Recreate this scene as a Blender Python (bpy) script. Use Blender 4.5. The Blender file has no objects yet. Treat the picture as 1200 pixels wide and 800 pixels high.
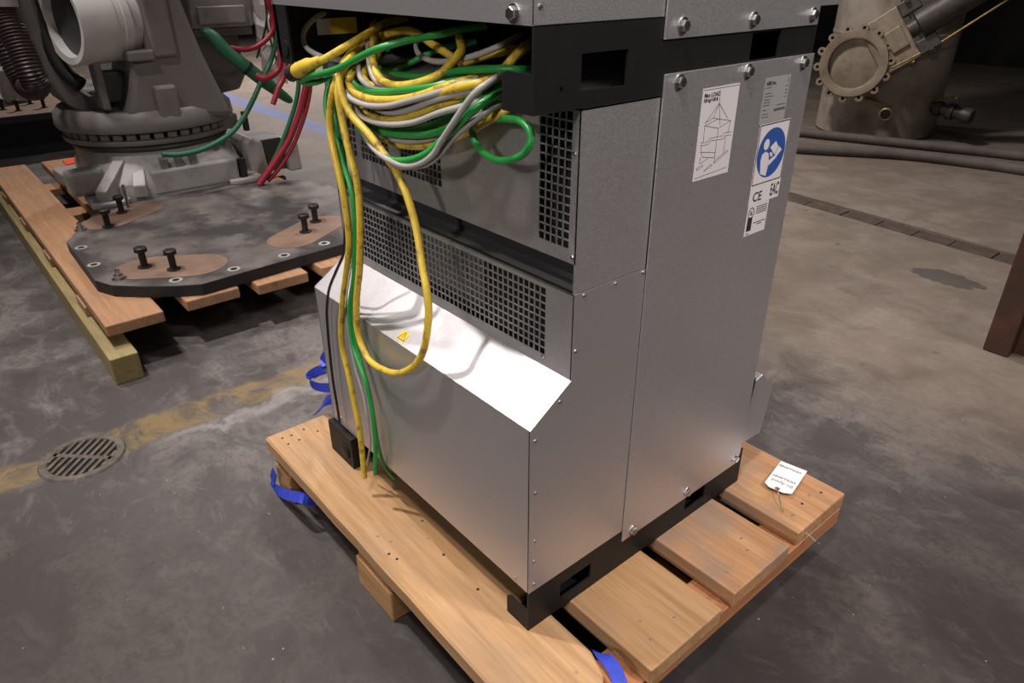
import bpy, bmesh, math, random
from mathutils import Vector, Matrix
random.seed(7)
SC = bpy.context.scene
COL = SC.collection
PI = math.pi

# ------------------------------------------------------------------ camera
cam = bpy.data.cameras.new('camera')
cam.sensor_width = 36.0
cam.lens = 36.0 * 825.41 / 1200.0
cam.clip_start = 0.02
cam_o = bpy.data.objects.new('camera', cam); COL.objects.link(cam_o)
cam_o.matrix_world = Matrix(((0.644935, -0.358534, 0.674916, 0.65984),(0.764228, 0.307056, -0.567162, -0.58992),(-0.003890, 0.881572, 0.472033, 1.24406),(0,0,0,1)))
SC.camera = cam_o

# ------------------------------------------------------------------ world, lamps, exposure
w = bpy.data.worlds.new('hall_air'); SC.world = w; w.use_nodes = True
w.node_tree.nodes['Background'].inputs[0].default_value = (0.55, 0.52, 0.53, 1)
w.node_tree.nodes['Background'].inputs[1].default_value = 0.06
SC.view_settings.view_transform = 'Standard'
SC.view_settings.look = 'None'
SC.view_settings.exposure = 0.0
SC.view_settings.gamma = 1.0
SC.view_settings.use_curve_mapping = False

def lamp(name, loc, target, size, watts, spread=180, color=(1.0, 0.93, 0.88)):
    l = bpy.data.lights.new(name, 'AREA'); l.shape = 'DISK'; l.size = size; l.energy = watts; l.color = color
    l.spread = math.radians(spread)
    o = bpy.data.objects.new(name, l); COL.objects.link(o); o.location = loc
    o.rotation_euler = (Vector(target) - Vector(loc)).to_track_quat('-Z', 'Y').to_euler()
    return o
lamp('bay_or_fill_lamp', (-1.75, -1.05, 4.4), (-0.8, 0.2, 0.3), 0.17, 36, 84)
lamp('bay_or_fill_lamp', (0.75, -1.55, 4.5), (0.65, 0.95, 0.0), 0.34, 20, 72)
lamp('bay_or_fill_lamp', (-2.9, 2.4, 4.3), (-1.4, 3.5, 0.0), 0.5, 82, 116)
lamp('bay_or_fill_lamp', (-8.6, 3.6, 4.6), (-8.0, 3.2, 0.0), 0.5, 240, 120)
lamp('bay_or_fill_lamp', (3.5, 1.5, 4.2), (0.2, 0.5, 0.3), 0.5, 17, 52)  # added fill light on the right, lifts the cabinet side panels
lamp('bay_or_fill_lamp', (-3.3, -0.8, 4.5), (-2.8, -0.2, 0.0), 0.3, 30, 100)
lamp('bay_or_fill_lamp', (1.6, -6.0, 3.6), (-0.4, 0.2, 0.8), 0.6, 11, 45)  # added low fill behind the camera, brightens front faces and the cable gap

# ------------------------------------------------------------------ materials
MATS = {}
def new_mat(name):
    m = bpy.data.materials.new(name); m.use_nodes = True
    nt = m.node_tree; b = nt.nodes['Principled BSDF']; MATS[name] = m
    return m, nt, b
def node(nt, typ, **kw):
    n = nt.nodes.new(typ)
    for k, v in kw.items(): setattr(n, k, v)
    return n
def ramp(nt, fac, stops):
    r = node(nt, 'ShaderNodeValToRGB')
    while len(r.color_ramp.elements) < len(stops): r.color_ramp.elements.new(0.5)
    for e, (p, c) in zip(r.color_ramp.elements, stops):
        e.position = p; e.color = (c[0], c[1], c[2], 1) if not isinstance(c, (int, float)) else (c, c, c, 1)
    nt.links.new(fac, r.inputs[0]); return r.outputs[0]
def noise(nt, vec, scale, detail=4, rough=0.55, dist=0.0):
    n = node(nt, 'ShaderNodeTexNoise'); n.inputs['Scale'].default_value = scale
    n.inputs['Detail'].default_value = detail; n.inputs['Roughness'].default_value = rough
    n.inputs['Distortion'].default_value = dist
    if vec is not None: nt.links.new(vec, n.inputs['Vector'])
    return n.outputs['Fac']
def mix(nt, fac, a, b, mode='MIX'):
    m = node(nt, 'ShaderNodeMix', data_type='RGBA', blend_type=mode)
    for s, v in ((m.inputs[0], fac), (m.inputs[6], a), (m.inputs[7], b)):
        if isinstance(v, (int, float)): s.default_value = v
        elif isinstance(v, tuple): s.default_value = (v[0], v[1], v[2], 1)
        else: nt.links.new(v, s)
    return m.outputs[2]
def math_n(nt, op, a, b=None, c=None, clamp=False):
    m = node(nt, 'ShaderNodeMath', operation=op, use_clamp=clamp)
    for s, v in zip(m.inputs, (a, b, c)):
        if v is None: continue
        if isinstance(v, (int, float)): s.default_value = v
        else: nt.links.new(v, s)
    return m.outputs[0]
def bump(nt, b, h, strength, dist=0.002):
    n = node(nt, 'ShaderNodeBump'); n.inputs['Strength'].default_value = strength
    n.inputs['Distance'].default_value = dist
    nt.links.new(h, n.inputs['Height']); nt.links.new(n.outputs[0], b.inputs['Normal'])
def coords(nt, rand=True):
    t = node(nt, 'ShaderNodeTexCoord')
    if not rand: return t.outputs['Object']
    oi = node(nt, 'ShaderNodeObjectInfo')
    mul = math_n(nt, 'MULTIPLY', oi.outputs['Random'], 17.0)
    va = node(nt, 'ShaderNodeVectorMath', operation='ADD')
    nt.links.new(t.outputs['Object'], va.inputs[0]); nt.links.new(mul, va.inputs[1])
    return va.outputs[0]

def mat_plain(name, col, rough=0.5, metal=0.0, var=0.12, scale=14, bumpy=0.0, dirt=None, dirt_scale=6, dirt_amt=(0.5, 0.7), coat=0.0, fine=0):
    m, nt, b = new_mat(name)
    v = coords(nt)
    n = noise(nt, v, scale, 5)
    lo = tuple(c * (1 - var) for c in col); hi = tuple(min(1, c * (1 + var)) for c in col)
    c = ramp(nt, n, [(0.3, lo), (0.7, hi)])
    if dirt:
        d = noise(nt, v, dirt_scale, 6, 0.65)
        c = mix(nt, ramp(nt, d, [(dirt_amt[0], 0.0), (dirt_amt[1], 1.0)]), c, dirt)
    nt.links.new(c, b.inputs['Base Color'])
    b.inputs['Roughness'].default_value = rough; b.inputs['Metallic'].default_value = metal
    b.inputs['Coat Weight'].default_value = coat
    if bumpy: bump(nt, b, noise(nt, v, fine or scale * 5, 4), bumpy)
    return m

# galvanised sheet metal: fine spangle
def mat_sheet(name, col, rough, metal):
    m, nt, b = new_mat(name); v = coords(nt, False)
    f = noise(nt, v, 420, 3, 0.7); g = noise(nt, v, 5, 4)
    c = ramp(nt, f, [(0.3, tuple(x * 0.82 for x in col)), (0.7, tuple(min(1, x * 1.15) for x in col))])
    c = mix(nt, ramp(nt, g, [(0.3, 0.0), (0.75, 0.35)]), c, tuple(x * 0.86 for x in col))
    nt.links.new(c, b.inputs['Base Color'])
    b.inputs['Metallic'].default_value = metal
    nt.links.new(ramp(nt, f, [(0.2, rough - 0.06), (0.8, rough + 0.06)]), b.inputs['Roughness'])
    bump(nt, b, f, 0.12, 0.0006)
    return m
mat_sheet('sheet_metal', (0.60, 0.58, 0.60), 0.45, 0.88)
mat_sheet('sheet_dark', (0.30, 0.30, 0.31), 0.34, 0.85)
mat_plain('shade_black', (0.012, 0.012, 0.013), 0.7)  # near-black for unlit hollows
bb = mat_plain('beam_black', (0.0075, 0.007, 0.0075), 0.55, 0.0, 0.15, 40, 0.05, fine=300)
bb.node_tree.nodes['Principled BSDF'].inputs['Specular IOR Level'].default_value = 0.3
mat_plain('nail_steel', (0.30, 0.28, 0.26), 0.5, 0.8, 0.2, 60)
mat_plain('zinc', (0.62, 0.61, 0.60), 0.25, 1.0, 0.2, 60)
mat_plain('label_white', (0.62, 0.58, 0.60), 0.45, var=0.03)
mat_plain('label_silver', (0.36, 0.345, 0.35), 0.4, 0.2, var=0.04)
mat_plain('ink', (0.02, 0.02, 0.022), 0.5)
mat_plain('ink_grey', (0.09, 0.085, 0.09), 0.5)
mat_plain('sign_blue', (0.022, 0.075, 0.29), 0.45, var=0.03)
mat_plain('warn_yellow', (0.75, 0.52, 0.03), 0.45, var=0.04)
mat_plain('paper', (0.78, 0.76, 0.77), 0.7, var=0.03)
mat_plain('cable_yellow', (0.60, 0.42, 0.045), 0.42, var=0.1, scale=30, dirt=(0.24, 0.15, 0.03), dirt_scale=48, dirt_amt=(0.52, 0.66))
mat_plain('cable_green', (0.022, 0.26, 0.05), 0.34, var=0.12, scale=20, dirt=(0.02, 0.16, 0.03), dirt_scale=20, dirt_amt=(0.6, 0.85))
mat_plain('cable_grey', (0.36, 0.34, 0.33), 0.4, var=0.08, scale=20, dirt=(0.22, 0.20, 0.18), dirt_scale=40, dirt_amt=(0.58, 0.8))
mat_plain('cable_black', (0.01, 0.01, 0.011), 0.4)
mat_plain('rubber_black', (0.012, 0.011, 0.011), 0.55)
mat_plain('strap_blue', (0.022, 0.045, 0.42), 0.5, var=0.15, scale=60, bumpy=0.25, fine=500)
mat_plain('robot_grey', (0.19, 0.172, 0.166), 0.45, var=0.06, scale=8, dirt=(0.12, 0.108, 0.104), dirt_scale=5, dirt_amt=(0.5, 0.8))
mat_plain('robot_white', (0.36, 0.343, 0.338), 0.45, var=0.06, scale=10, dirt=(0.21, 0.195, 0.187), dirt_scale=9, dirt_amt=(0.52, 0.75))
mat_plain('robot_dark', (0.055, 0.055, 0.055), 0.5)
mat_plain('conduit_maroon', (0.030, 0.014, 0.017), 0.42)
mat_plain('hose_red', (0.33, 0.018, 0.035), 0.4, var=0.12)
mat_plain('hose_green', (0.022, 0.14, 0.068), 0.45, var=0.15)
mat_plain('plate_steel', (0.115, 0.098, 0.092), 0.66, 0.1, 0.5, 6, 0.15, dirt=(0.036, 0.032, 0.034), dirt_scale=3.5, dirt_amt=(0.46, 0.58), fine=60)
mat_plain('plate_edge', (0.014, 0.014, 0.017), 0.6)
mat_plain('rust_pad', (0.19, 0.115, 0.08), 0.7, 0.0, 0.25, 9, 0.1, dirt=(0.14, 0.10, 0.085), dirt_scale=8, dirt_amt=(0.5, 0.75))
mat_plain('bolt_dark', (0.022, 0.018, 0.016), 0.5, 0.3, 0.3, 60, dirt=(0.13, 0.06, 0.035), dirt_scale=40, dirt_amt=(0.6, 0.8))
mat_plain('bare_ring', (0.55, 0.53, 0.50), 0.4, 0.5)
mat_plain('drain_iron', (0.10, 0.083, 0.07), 0.6, 0.2, 0.35, 30, 0.4, dirt=(0.20, 0.17, 0.135), dirt_scale=16, dirt_amt=(0.5, 0.75), fine=80)
mat_plain('void_black', (0.004, 0.004, 0.004), 0.9)
mat_plain('tank_paint', (0.31, 0.265, 0.22), 0.65, 0.0, 0.18, 3, 0.15, dirt=(0.15, 0.12, 0.095), dirt_scale=2.2, dirt_amt=(0.48, 0.66))
mat_plain('valve_cast', (0.28, 0.225, 0.165), 0.55, 0.2, 0.25, 9, 0.2, dirt=(0.14, 0.075, 0.035), dirt_scale=7, dirt_amt=(0.55, 0.75))
mat_plain('valve_dark', (0.07, 0.06, 0.055), 0.5, 0.3, 0.3, 20, 0.2)
mat_plain('brass', (0.30, 0.20, 0.08), 0.5, 0.6, 0.25, 30)
mat_plain('hose_grey', (0.10, 0.082, 0.072), 0.75, 0.0, 0.2, 12, 0.2)
mat_plain('column_rust', (0.06, 0.022, 0.012), 0.6, 0.1, 0.35, 8, 0.25, dirt=(0.03, 0.016, 0.012), dirt_scale=5, dirt_amt=(0.45, 0.7))
mat_plain('trench_steel', (0.065, 0.048, 0.038), 0.75, 0.1, 0.35, 18, 0.4, dirt=(0.05, 0.038, 0.032), dirt_scale=10, dirt_amt=(0.45, 0.7))
mat_plain('wall_paint', (0.02, 0.018, 0.017), 0.8, var=0.15, scale=1.2)
mat_plain('wrap_white', (0.90, 0.82, 0.80), 0.4, var=0.12, scale=18, bumpy=0.3)
mat_plain('tag_orange', (0.95, 0.10, 0.03), 0.5)

def mat_wood(name, light, dark, grey, grain=(0.8, 15.0, 15.0), end=False, grey_amt=0.35):
    m, nt, b = new_mat(name); v = coords(nt)
    mp = node(nt, 'ShaderNodeMapping'); mp.inputs['Scale'].default_value = grain; nt.links.new(v, mp.inputs['Vector'])
    g1 = noise(nt, mp.outputs[0], 1.6, 5, 0.6, 1.4)
    mp2 = node(nt, 'ShaderNodeMapping'); mp2.inputs['Scale'].default_value = tuple(x * 3.2 for x in grain); nt.links.new(v, mp2.inputs['Vector'])
    g2 = noise(nt, mp2.outputs[0], 2.2, 4, 0.6, 0.4)
    c = ramp(nt, g1, [(0.32, dark), (0.5, tuple((a + d) / 2 for a, d in zip(light, dark))), (0.66, light)])
    c = mix(nt, ramp(nt, g2, [(0.36, 0.34), (0.55, 0.0)]), c, tuple(x * 0.55 for x in dark))
    # knots
    vo = node(nt, 'ShaderNodeTexVoronoi'); vo.inputs['Scale'].default_value = 3.4
    mk = node(nt, 'ShaderNodeMapping'); mk.inputs['Scale'].default_value = (0.75, 1.5, 1.5) if grain[0] < grain[1] else (1.5, 0.75, 1.5)
    nt.links.new(v, mk.inputs['Vector']); nt.links.new(mk.outputs[0], vo.inputs['Vector'])
    c = mix(nt, ramp(nt, vo.outputs['Distance'], [(0.03, 0.75), (0.09, 0.0)]), c, tuple(x * 0.45 for x in dark))
    # weathered grey-brown stains with their own shape
    s = noise(nt, v, 5.0, 5, 0.6)
    c = mix(nt, math_n(nt, 'MULTIPLY', ramp(nt, s, [(0.47, 0.0), (0.62, 1.0)]), grey_amt), c, grey)
    nt.links.new(c, b.inputs['Base Color']); b.inputs['Roughness'].default_value = 0.62
    bump(nt, b, g2, 0.22, 0.0015)
    return m
mat_wood('wood_yellow', (0.46, 0.275, 0.135), (0.34, 0.185, 0.078), (0.27, 0.19, 0.13))
mat_wood('wood_tan', (0.48, 0.265, 0.13), (0.34, 0.165, 0.075), (0.22, 0.165, 0.13), grey_amt=0.7)
mat_wood('wood_red', (0.47, 0.205, 0.085), (0.33, 0.125, 0.05), (0.26, 0.15, 0.09), grain=(15, 0.8, 15), grey_amt=0.3)
mat_wood('wood_block', (0.46, 0.26, 0.11), (0.34, 0.165, 0.065), (0.24, 0.16, 0.1))
mat_plain('drum_lit_grey', (0.62, 0.59, 0.575), 0.45, var=0.05)  # robot paint lightened in colour for the light falling on the drum
mat_wood('wood_brown', (0.46, 0.255, 0.135), (0.35, 0.18, 0.09), (0.27, 0.18, 0.12))
mat_wood('wood_green', (0.37, 0.29, 0.13), (0.26, 0.20, 0.085), (0.20, 0.17, 0.11))

def mat_floor():
    m, nt, b = new_mat('concrete'); v = coords(nt, False)
    sx = node(nt, 'ShaderNodeSeparateXYZ'); nt.links.new(v, sx.inputs[0]); x, y = sx.outputs[0], sx.outputs[1]
    big = noise(nt, v, 0.9, 5, 0.6, 0.6); mid = noise(nt, v, 4.5, 7, 0.65, 0.5); fine = noise(nt, v, 42, 8, 0.75)
    c = ramp(nt, big, [(0.40, (0.058, 0.049, 0.049)), (0.50, (0.090, 0.078, 0.077)), (0.60, (0.145, 0.127, 0.120))])
    c = mix(nt, ramp(nt, mid, [(0.40, 0.75), (0.49, 0.0)]), c, (0.048, 0.041, 0.041))
    c = mix(nt, ramp(nt, mid, [(0.53, 0.0), (0.64, 0.6)]), c, (0.19, 0.168, 0.155))
    c = mix(nt, ramp(nt, fine, [(0.40, 0.5), (0.52, 0.0)]), c, (0.06, 0.052, 0.05))
    sm = node(nt, 'ShaderNodeMapping'); sm.inputs['Scale'].default_value = (1.0, 1.9, 1.0); sm.inputs['Rotation'].default_value = (0, 0, 0.9); nt.links.new(v, sm.inputs['Vector'])
    scr = noise(nt, sm.outputs[0], 7.0, 8, 0.72, 0.9)
    c = mix(nt, ramp(nt, scr, [(0.53, 0.0), (0.66, 0.42)]), c, (0.185, 0.165, 0.155))
    c = mix(nt, ramp(nt, scr, [(0.36, 0.55), (0.47, 0.0)]), c, (0.05, 0.042, 0.04))
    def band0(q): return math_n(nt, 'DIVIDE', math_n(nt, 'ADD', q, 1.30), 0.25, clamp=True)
    # colour darkened towards the near side
    near_dark = math_n(nt, 'DIVIDE', math_n(nt, 'ADD', math_n(nt, 'ADD', x, math_n(nt, 'MULTIPLY', y, -0.75)), math_n(nt, 'ADD', 0.98, math_n(nt, 'MULTIPLY', math_n(nt, 'SUBTRACT', mid, 0.5), 1.2))), 0.7, clamp=True)
    c = mix(nt, near_dark, c, (0.46, 0.42, 0.405), 'MULTIPLY')
    a2 = math_n(nt, 'DIVIDE', math_n(nt, 'SUBTRACT', math_n(nt, 'ADD', -0.25, math_n(nt, 'MULTIPLY', math_n(nt, 'SUBTRACT', big, 0.5), 1.4)), y), 0.5, clamp=True)  # near-left colour darkened further to offset strong lamp light there
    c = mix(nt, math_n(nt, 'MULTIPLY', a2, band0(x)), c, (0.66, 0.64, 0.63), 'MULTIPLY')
    # warmer, paler tone towards the far side
    far = math_n(nt, 'SMOOTH_MIN', 1.0, math_n(nt, 'MAXIMUM', 0.0, math_n(nt, 'MULTIPLY', math_n(nt, 'SUBTRACT', math_n(nt, 'ADD', y, math_n(nt, 'MULTIPLY', mid, 0.6)), 1.55), 2.0)), 0.1)
    c = mix(nt, math_n(nt, 'MULTIPLY', far, 0.45), c, (0.25, 0.19, 0.14))
    wob = math_n(nt, 'MULTIPLY', math_n(nt, 'SUBTRACT', mid, 0.5), 0.16)
    xs = math_n(nt, 'ADD', math_n(nt, 'ADD', x, math_n(nt, 'MULTIPLY', y, -0.02)), wob)
    def band(s, c0, hw, soft):
        d = math_n(nt, 'ABSOLUTE', math_n(nt, 'SUBTRACT', s, c0))
        return math_n(nt, 'DIVIDE', math_n(nt, 'SUBTRACT', hw, d), soft, clamp=True)
    worn = ramp(nt, noise(nt, v, 6, 8, 0.72, 0.8), [(0.43, 0.0), (0.58, 1.0)])
    yel = math_n(nt, 'MULTIPLY', band(xs, -1.40, 0.085, 0.03), worn)
    lim = band(y, -0.3, 0.95, 0.15)
    c = mix(nt, math_n(nt, 'MULTIPLY', math_n(nt, 'MULTIPLY', yel, lim), 0.62), c, (0.27, 0.175, 0.055))
    pale = math_n(nt, 'MULTIPLY', band(math_n(nt, 'ADD', xs, wob), -1.295, 0.035, 0.03), band(y, 0.05, 0.42, 0.2))
    c = mix(nt, math_n(nt, 'MULTIPLY', pale, 0.5), c, (0.33, 0.31, 0.30))
    # blue floor line beyond the robots
    bl = math_n(nt, 'MULTIPLY', band(y, 2.16, 0.11, 0.02), band(x, -9.0, 5.0, 0.1))
    c = mix(nt, math_n(nt, 'MULTIPLY', bl, 0.85), c, (0.11, 0.13, 0.30))
    # damp oil stain
    dx = math_n(nt, 'DIVIDE', math_n(nt, 'ADD', x, 0.31), 0.15); dy = math_n(nt, 'DIVIDE', math_n(nt, 'SUBTRACT', y, 2.77), 0.075)
    r2 = math_n(nt, 'ADD', math_n(nt, 'MULTIPLY', dx, dx), math_n(nt, 'MULTIPLY', dy, dy))
    edge = noise(nt, v, 14, 5, 0.7)
    st = math_n(nt, 'DIVIDE', math_n(nt, 'SUBTRACT', math_n(nt, 'MULTIPLY', math_n(nt, 'SUBTRACT', math_n(nt, 'ADD', edge, math_n(nt, 'MULTIPLY', mid, 0.8)), 0.55), 3.2), r2), 0.2, clamp=True)
    c = mix(nt, math_n(nt, 'MULTIPLY', st, 0.8), c, (0.05, 0.044, 0.042))
    # pale chips and grit
    vo = node(nt, 'ShaderNodeTexVoronoi'); vo.inputs['Scale'].default_value = 34; nt.links.new(v, vo.inputs['Vector'])
    chip = math_n(nt, 'MULTIPLY', ramp(nt, math_n(nt, 'ADD', vo.outputs['Distance'], math_n(nt, 'MULTIPLY', fine, 0.12)), [(0.10, 1.0), (0.15, 0.0)]), ramp(nt, noise(nt, v, 7.0, 4), [(0.54, 0.0), (0.60, 1.0)]))
    c = mix(nt, math_n(nt, 'MULTIPLY', chip, 0.7), c, (0.42, 0.39, 0.36))
    vo2 = node(nt, 'ShaderNodeTexVoronoi'); vo2.inputs['Scale'].default_value = 6.5; nt.links.new(v, vo2.inputs['Vector'])
    spot = math_n(nt, 'MULTIPLY', ramp(nt, math_n(nt, 'ADD', vo2.outputs['Distance'], math_n(nt, 'MULTIPLY', fine, 0.1)), [(0.10, 1.0), (0.19, 0.0)]), ramp(nt, noise(nt, v, 2.3, 3), [(0.50, 0.0), (0.56, 1.0)]))
    c = mix(nt, math_n(nt, 'MULTIPLY', spot, 0.6), c, (0.045, 0.038, 0.036))
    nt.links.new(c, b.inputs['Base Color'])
    nt.links.new(ramp(nt, mid, [(0.3, 0.58), (0.7, 0.75)]), b.inputs['Roughness'])
    bump(nt, b, math_n(nt, 'ADD', mid, math_n(nt, 'MULTIPLY', fine, 0.4)), 0.25, 0.004)
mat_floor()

# ------------------------------------------------------------------ mesh helpers
def link(name, me, mat, parent=None, smooth=False, loc=None, bevel=0.0):
    if mat: 
        for mm in (mat if isinstance(mat, list) else [mat]): me.materials.append(MATS[mm])
    o = bpy.data.objects.new(name, me); COL.objects.link(o)
    if smooth:
        for p in me.polygons: p.use_smooth = True
    if loc: o.location = loc
    if parent: attach(o, parent)
    if bevel:
        bv = o.modifiers.new('edge', 'BEVEL'); bv.width = bevel; bv.segments = 2; bv.limit_method = 'ANGLE'
    return o
WM = {}
def attach(o, parent):
    o.parent = parent
    o.matrix_parent_inverse = WM.get(parent.name, Matrix.Translation(parent.location)).inverted()
    WM[o.name] = WM.get(parent.name, Matrix.Translation(parent.location)) @ o.matrix_parent_inverse @ Matrix.LocRotScale(o.location, o.rotation_euler, o.scale)
class MB:
    def __init__(s): s.v = []; s.f = []
    def add(s, vs, fs):
        n = len(s.v); s.v += [tuple(q) for q in vs]; s.f += [tuple(i + n for i in f) for f in fs]; return s
    def box(s, x0, x1, y0, y1, z0, z1):
        return s.add([(x0,y0,z0),(x1,y0,z0),(x1,y1,z0),(x0,y1,z0),(x0,y0,z1),(x1,y0,z1),(x1,y1,z1),(x0,y1,z1)],
                     [(0,3,2,1),(4,5,6,7),(0,1,5,4),(1,2,6,5),(2,3,7,6),(3,0,4,7)])
    def prism(s, poly, a0, a1, axis):
        # polygon in the two other axes (cyclic order), extruded from a0 to a1 along axis
        def P(q, a):
            u, v = q
            return {'x': (a, u, v), 'y': (u, a, v), 'z': (u, v, a)}[axis]
        n = len(poly)
        vs = [P(q, a0) for q in poly] + [P(q, a1) for q in poly]
        fs = [tuple(range(n))[::-1], tuple(range(n, 2 * n))] + [(i, (i + 1) % n, n + (i + 1) % n, n + i) for i in range(n)]
        return s.add(vs, fs)
    def rings(s, rings, cap=True, closed=False):
        n = len(rings[0]); vs = [q for r in rings for q in r]; fs = []
        m = len(rings)
        for k in range(m if closed else m - 1):
            a = k * n; b = ((k + 1) % m) * n
            fs += [(a + i, a + (i + 1) % n, b + (i + 1) % n, b + i) for i in range(n)]
        if cap and not closed: fs += [tuple(range(n))[::-1], tuple(range((m - 1) * n, m * n))]
        return s.add(vs, fs)
    def lathe(s, prof, c, axis=(0, 0, 1), n=24, cap=True, a0=0.0):
        ax = Vector(axis).normalized(); t = Vector((1, 0, 0)) if abs(ax.x) < 0.9 else Vector((0, 1, 0))
        e1 = ax.cross(t).normalized(); e2 = ax.cross(e1); c = Vector(c)
        return s.rings([[c + ax * h + (e1 * math.cos(a0 + 2*PI*i/n) + e2 * math.sin(a0 + 2*PI*i/n)) * r for i in range(n)] for r, h in prof], cap)
    def tube(s, pts, r, n=10, cap=True):
        pts = [Vector(p) for p in pts]; rr = []
        t0 = (pts[1] - pts[0]).normalized(); u = t0.orthogonal().normalized()
        for i, p in enumerate(pts):
            t = (pts[min(i + 1, len(pts) - 1)] - pts[max(i - 1, 0)]).normalized()
            u = (u - t * u.dot(t)).normalized(); w_ = t.cross(u)
            rad = r[i] if isinstance(r, (list, tuple)) else r
            rr.append([p + (u * math.cos(2*PI*k/n) + w_ * math.sin(2*PI*k/n)) * rad for k in range(n)])
        return s.rings(rr, cap)
    def ribbon(s, pts, wd, th):
        # flat strap: pts = [(point, width_dir)]
        rr = []
        P = [Vector(p) for p, _ in pts]
        for i, (p, d) in enumerate(pts):
            t = (P[min(i + 1, len(P) - 1)] - P[max(i - 1, 0)]).normalized()
            d = Vector(d); d = (d - t * d.dot(t)).normalized(); nn = t.cross(d)
            rr.append([P[i] + d * a * wd / 2 + nn * b_ * th / 2 for a, b_ in ((-1, -1), (1, -1), (1, 1), (-1, 1))])
        return s.rings(rr)
    def build(s, name, mat, parent=None, smooth=False, bevel=0.0, fix=True):
        me = bpy.data.meshes.new(name); me.from_pydata(s.v, [], s.f); me.update()
        if fix:
            bm = bmesh.new(); bm.from_mesh(me); bmesh.ops.recalc_face_normals(bm, faces=bm.faces); bm.to_mesh(me); bm.free()
        o = link(name, me, mat, parent, False, None, bevel)
        if smooth:
            me.shade_smooth() if hasattr(me, 'shade_smooth') else None
            for p in me.polygons: p.use_smooth = True
            try: me.set_sharp_from_angle(angle=math.radians(38))
            except Exception: pass
        return o
def spline(pts, k=6):
    P = [Vector(p) for p in pts]; out = []
    for i in range(len(P) - 1):
        p0 = P[max(i - 1, 0)]; p1 = P[i]; p2 = P[i + 1]; p3 = P[min(i + 2, len(P) - 1)]
        for j in range(k):
            t = j / k
            out.append(0.5 * ((2 * p1) + (p2 - p0) * t + (2 * p0 - 5 * p1 + 4 * p2 - p3) * t * t + (3 * p1 - p0 - 3 * p2 + p3) * t ** 3))
    out.append(P[-1]); return out
def tag(o, label, cat, group=None):
    o['label'] = label; o['category'] = cat
    if group: o['group'] = group
    return o
def thing(name, loc, label, cat, group=None):
    o = bpy.data.objects.new(name, None); COL.objects.link(o); o.location = loc; o.empty_display_size = 0.1
    WM[o.name] = Matrix.Translation(Vector(loc))
    return tag(o, label, cat, group)
def struct(o): o['kind'] = 'structure'; return o
def copy_part(src, parent, loc, rot=None):
    o = src.copy(); COL.objects.link(o); o.location = loc
    if rot: o.rotation_euler = rot
    attach(o, parent); return o
def text_mesh(name, s, size, loc, ex, ey, mat, parent, align='LEFT', lift=0.0003, bold=0.0, sx=1.0):
    cu = bpy.data.curves.new(name, 'FONT'); cu.body = s; cu.size = size; cu.align_x = align; cu.offset = bold
    cu.resolution_u = 3
    tmp = bpy.data.objects.new(name, cu); COL.objects.link(tmp)
    bpy.context.view_layer.update()
    me = bpy.data.meshes.new_from_object(tmp.evaluated_get(bpy.context.evaluated_depsgraph_get()))
    bpy.data.objects.remove(tmp); bpy.data.curves.remove(cu)
    ex = Vector(ex); ey = Vector(ey); ez = ex.cross(ey).normalized()
    for v in me.vertices:
        v.co = Vector(loc) + ex * v.co.x * sx + ey * v.co.y + ez * lift
    me.materials.clear(); me.name = name
    return link(name, me, mat, parent)

# measured points
CONN = [(-0.641,-0.022,1.069),(-0.618,-0.020,1.076),(-0.593,-0.016,1.083),(-0.542,-0.006,1.100)]
NAILS = [(0.117,0.006,0.170),(-0.371,0.015,0.170),(-0.316,-0.005,0.170),(-0.390,-0.084,0.170),(-0.359,-0.071,0.170),(0.118,0.173,0.170),(0.157,0.157,0.170),(0.121,0.255,0.170),(0.154,0.227,0.170),(0.152,0.395,0.170),(0.116,0.499,0.170),(0.144,0.479,0.170),(0.137,0.735,0.170),(0.148,0.646,0.170)]
NAILHOLES = [(-0.330,-0.093,0.170),(-0.307,-0.088,0.170),(-0.858,-0.089,0.170),(-0.854,-0.066,0.170),(-0.824,-0.088,0.170),(-0.823,-0.059,0.170),(-0.858,-0.030,0.170),(-0.827,-0.006,0.170),(-0.255,-0.008,0.170),(-0.137,-0.010,0.170),(0.141,0.698,0.170),(0.149,0.766,0.170)]
ROBHOSE = [(-3.000,-0.139,1.202),(-3.000,-0.143,1.103),(-2.970,-0.139,1.021),(-2.940,-0.132,0.937),(-2.920,-0.126,0.854),(-2.950,-0.118,0.811),(-3.060,-0.133,0.797),(-3.100,-0.147,0.866),(-3.140,-0.150,0.963),(-3.200,-0.161,1.042),(-3.420,-0.090,1.250)]
GREENH = [(-3.300,0.704,0.947),(-3.280,0.745,0.930),(-3.250,0.793,0.857),(-3.220,0.877,0.771),(-3.220,0.964,0.691),(-3.240,1.074,0.598),(-3.250,1.101,0.581)]
GREEN2 = [(-3.300,1.140,1.420),(-3.220,1.090,1.150),(-3.200,1.053,0.926),(-3.200,1.004,0.805),(-3.180,0.921,0.703),(-3.150,0.848,0.620),(-3.120,0.766,0.540),(-3.080,0.669,0.481),(-3.040,0.526,0.441),(-3.030,0.405,0.432),(-3.030,0.320,0.445)]
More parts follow.
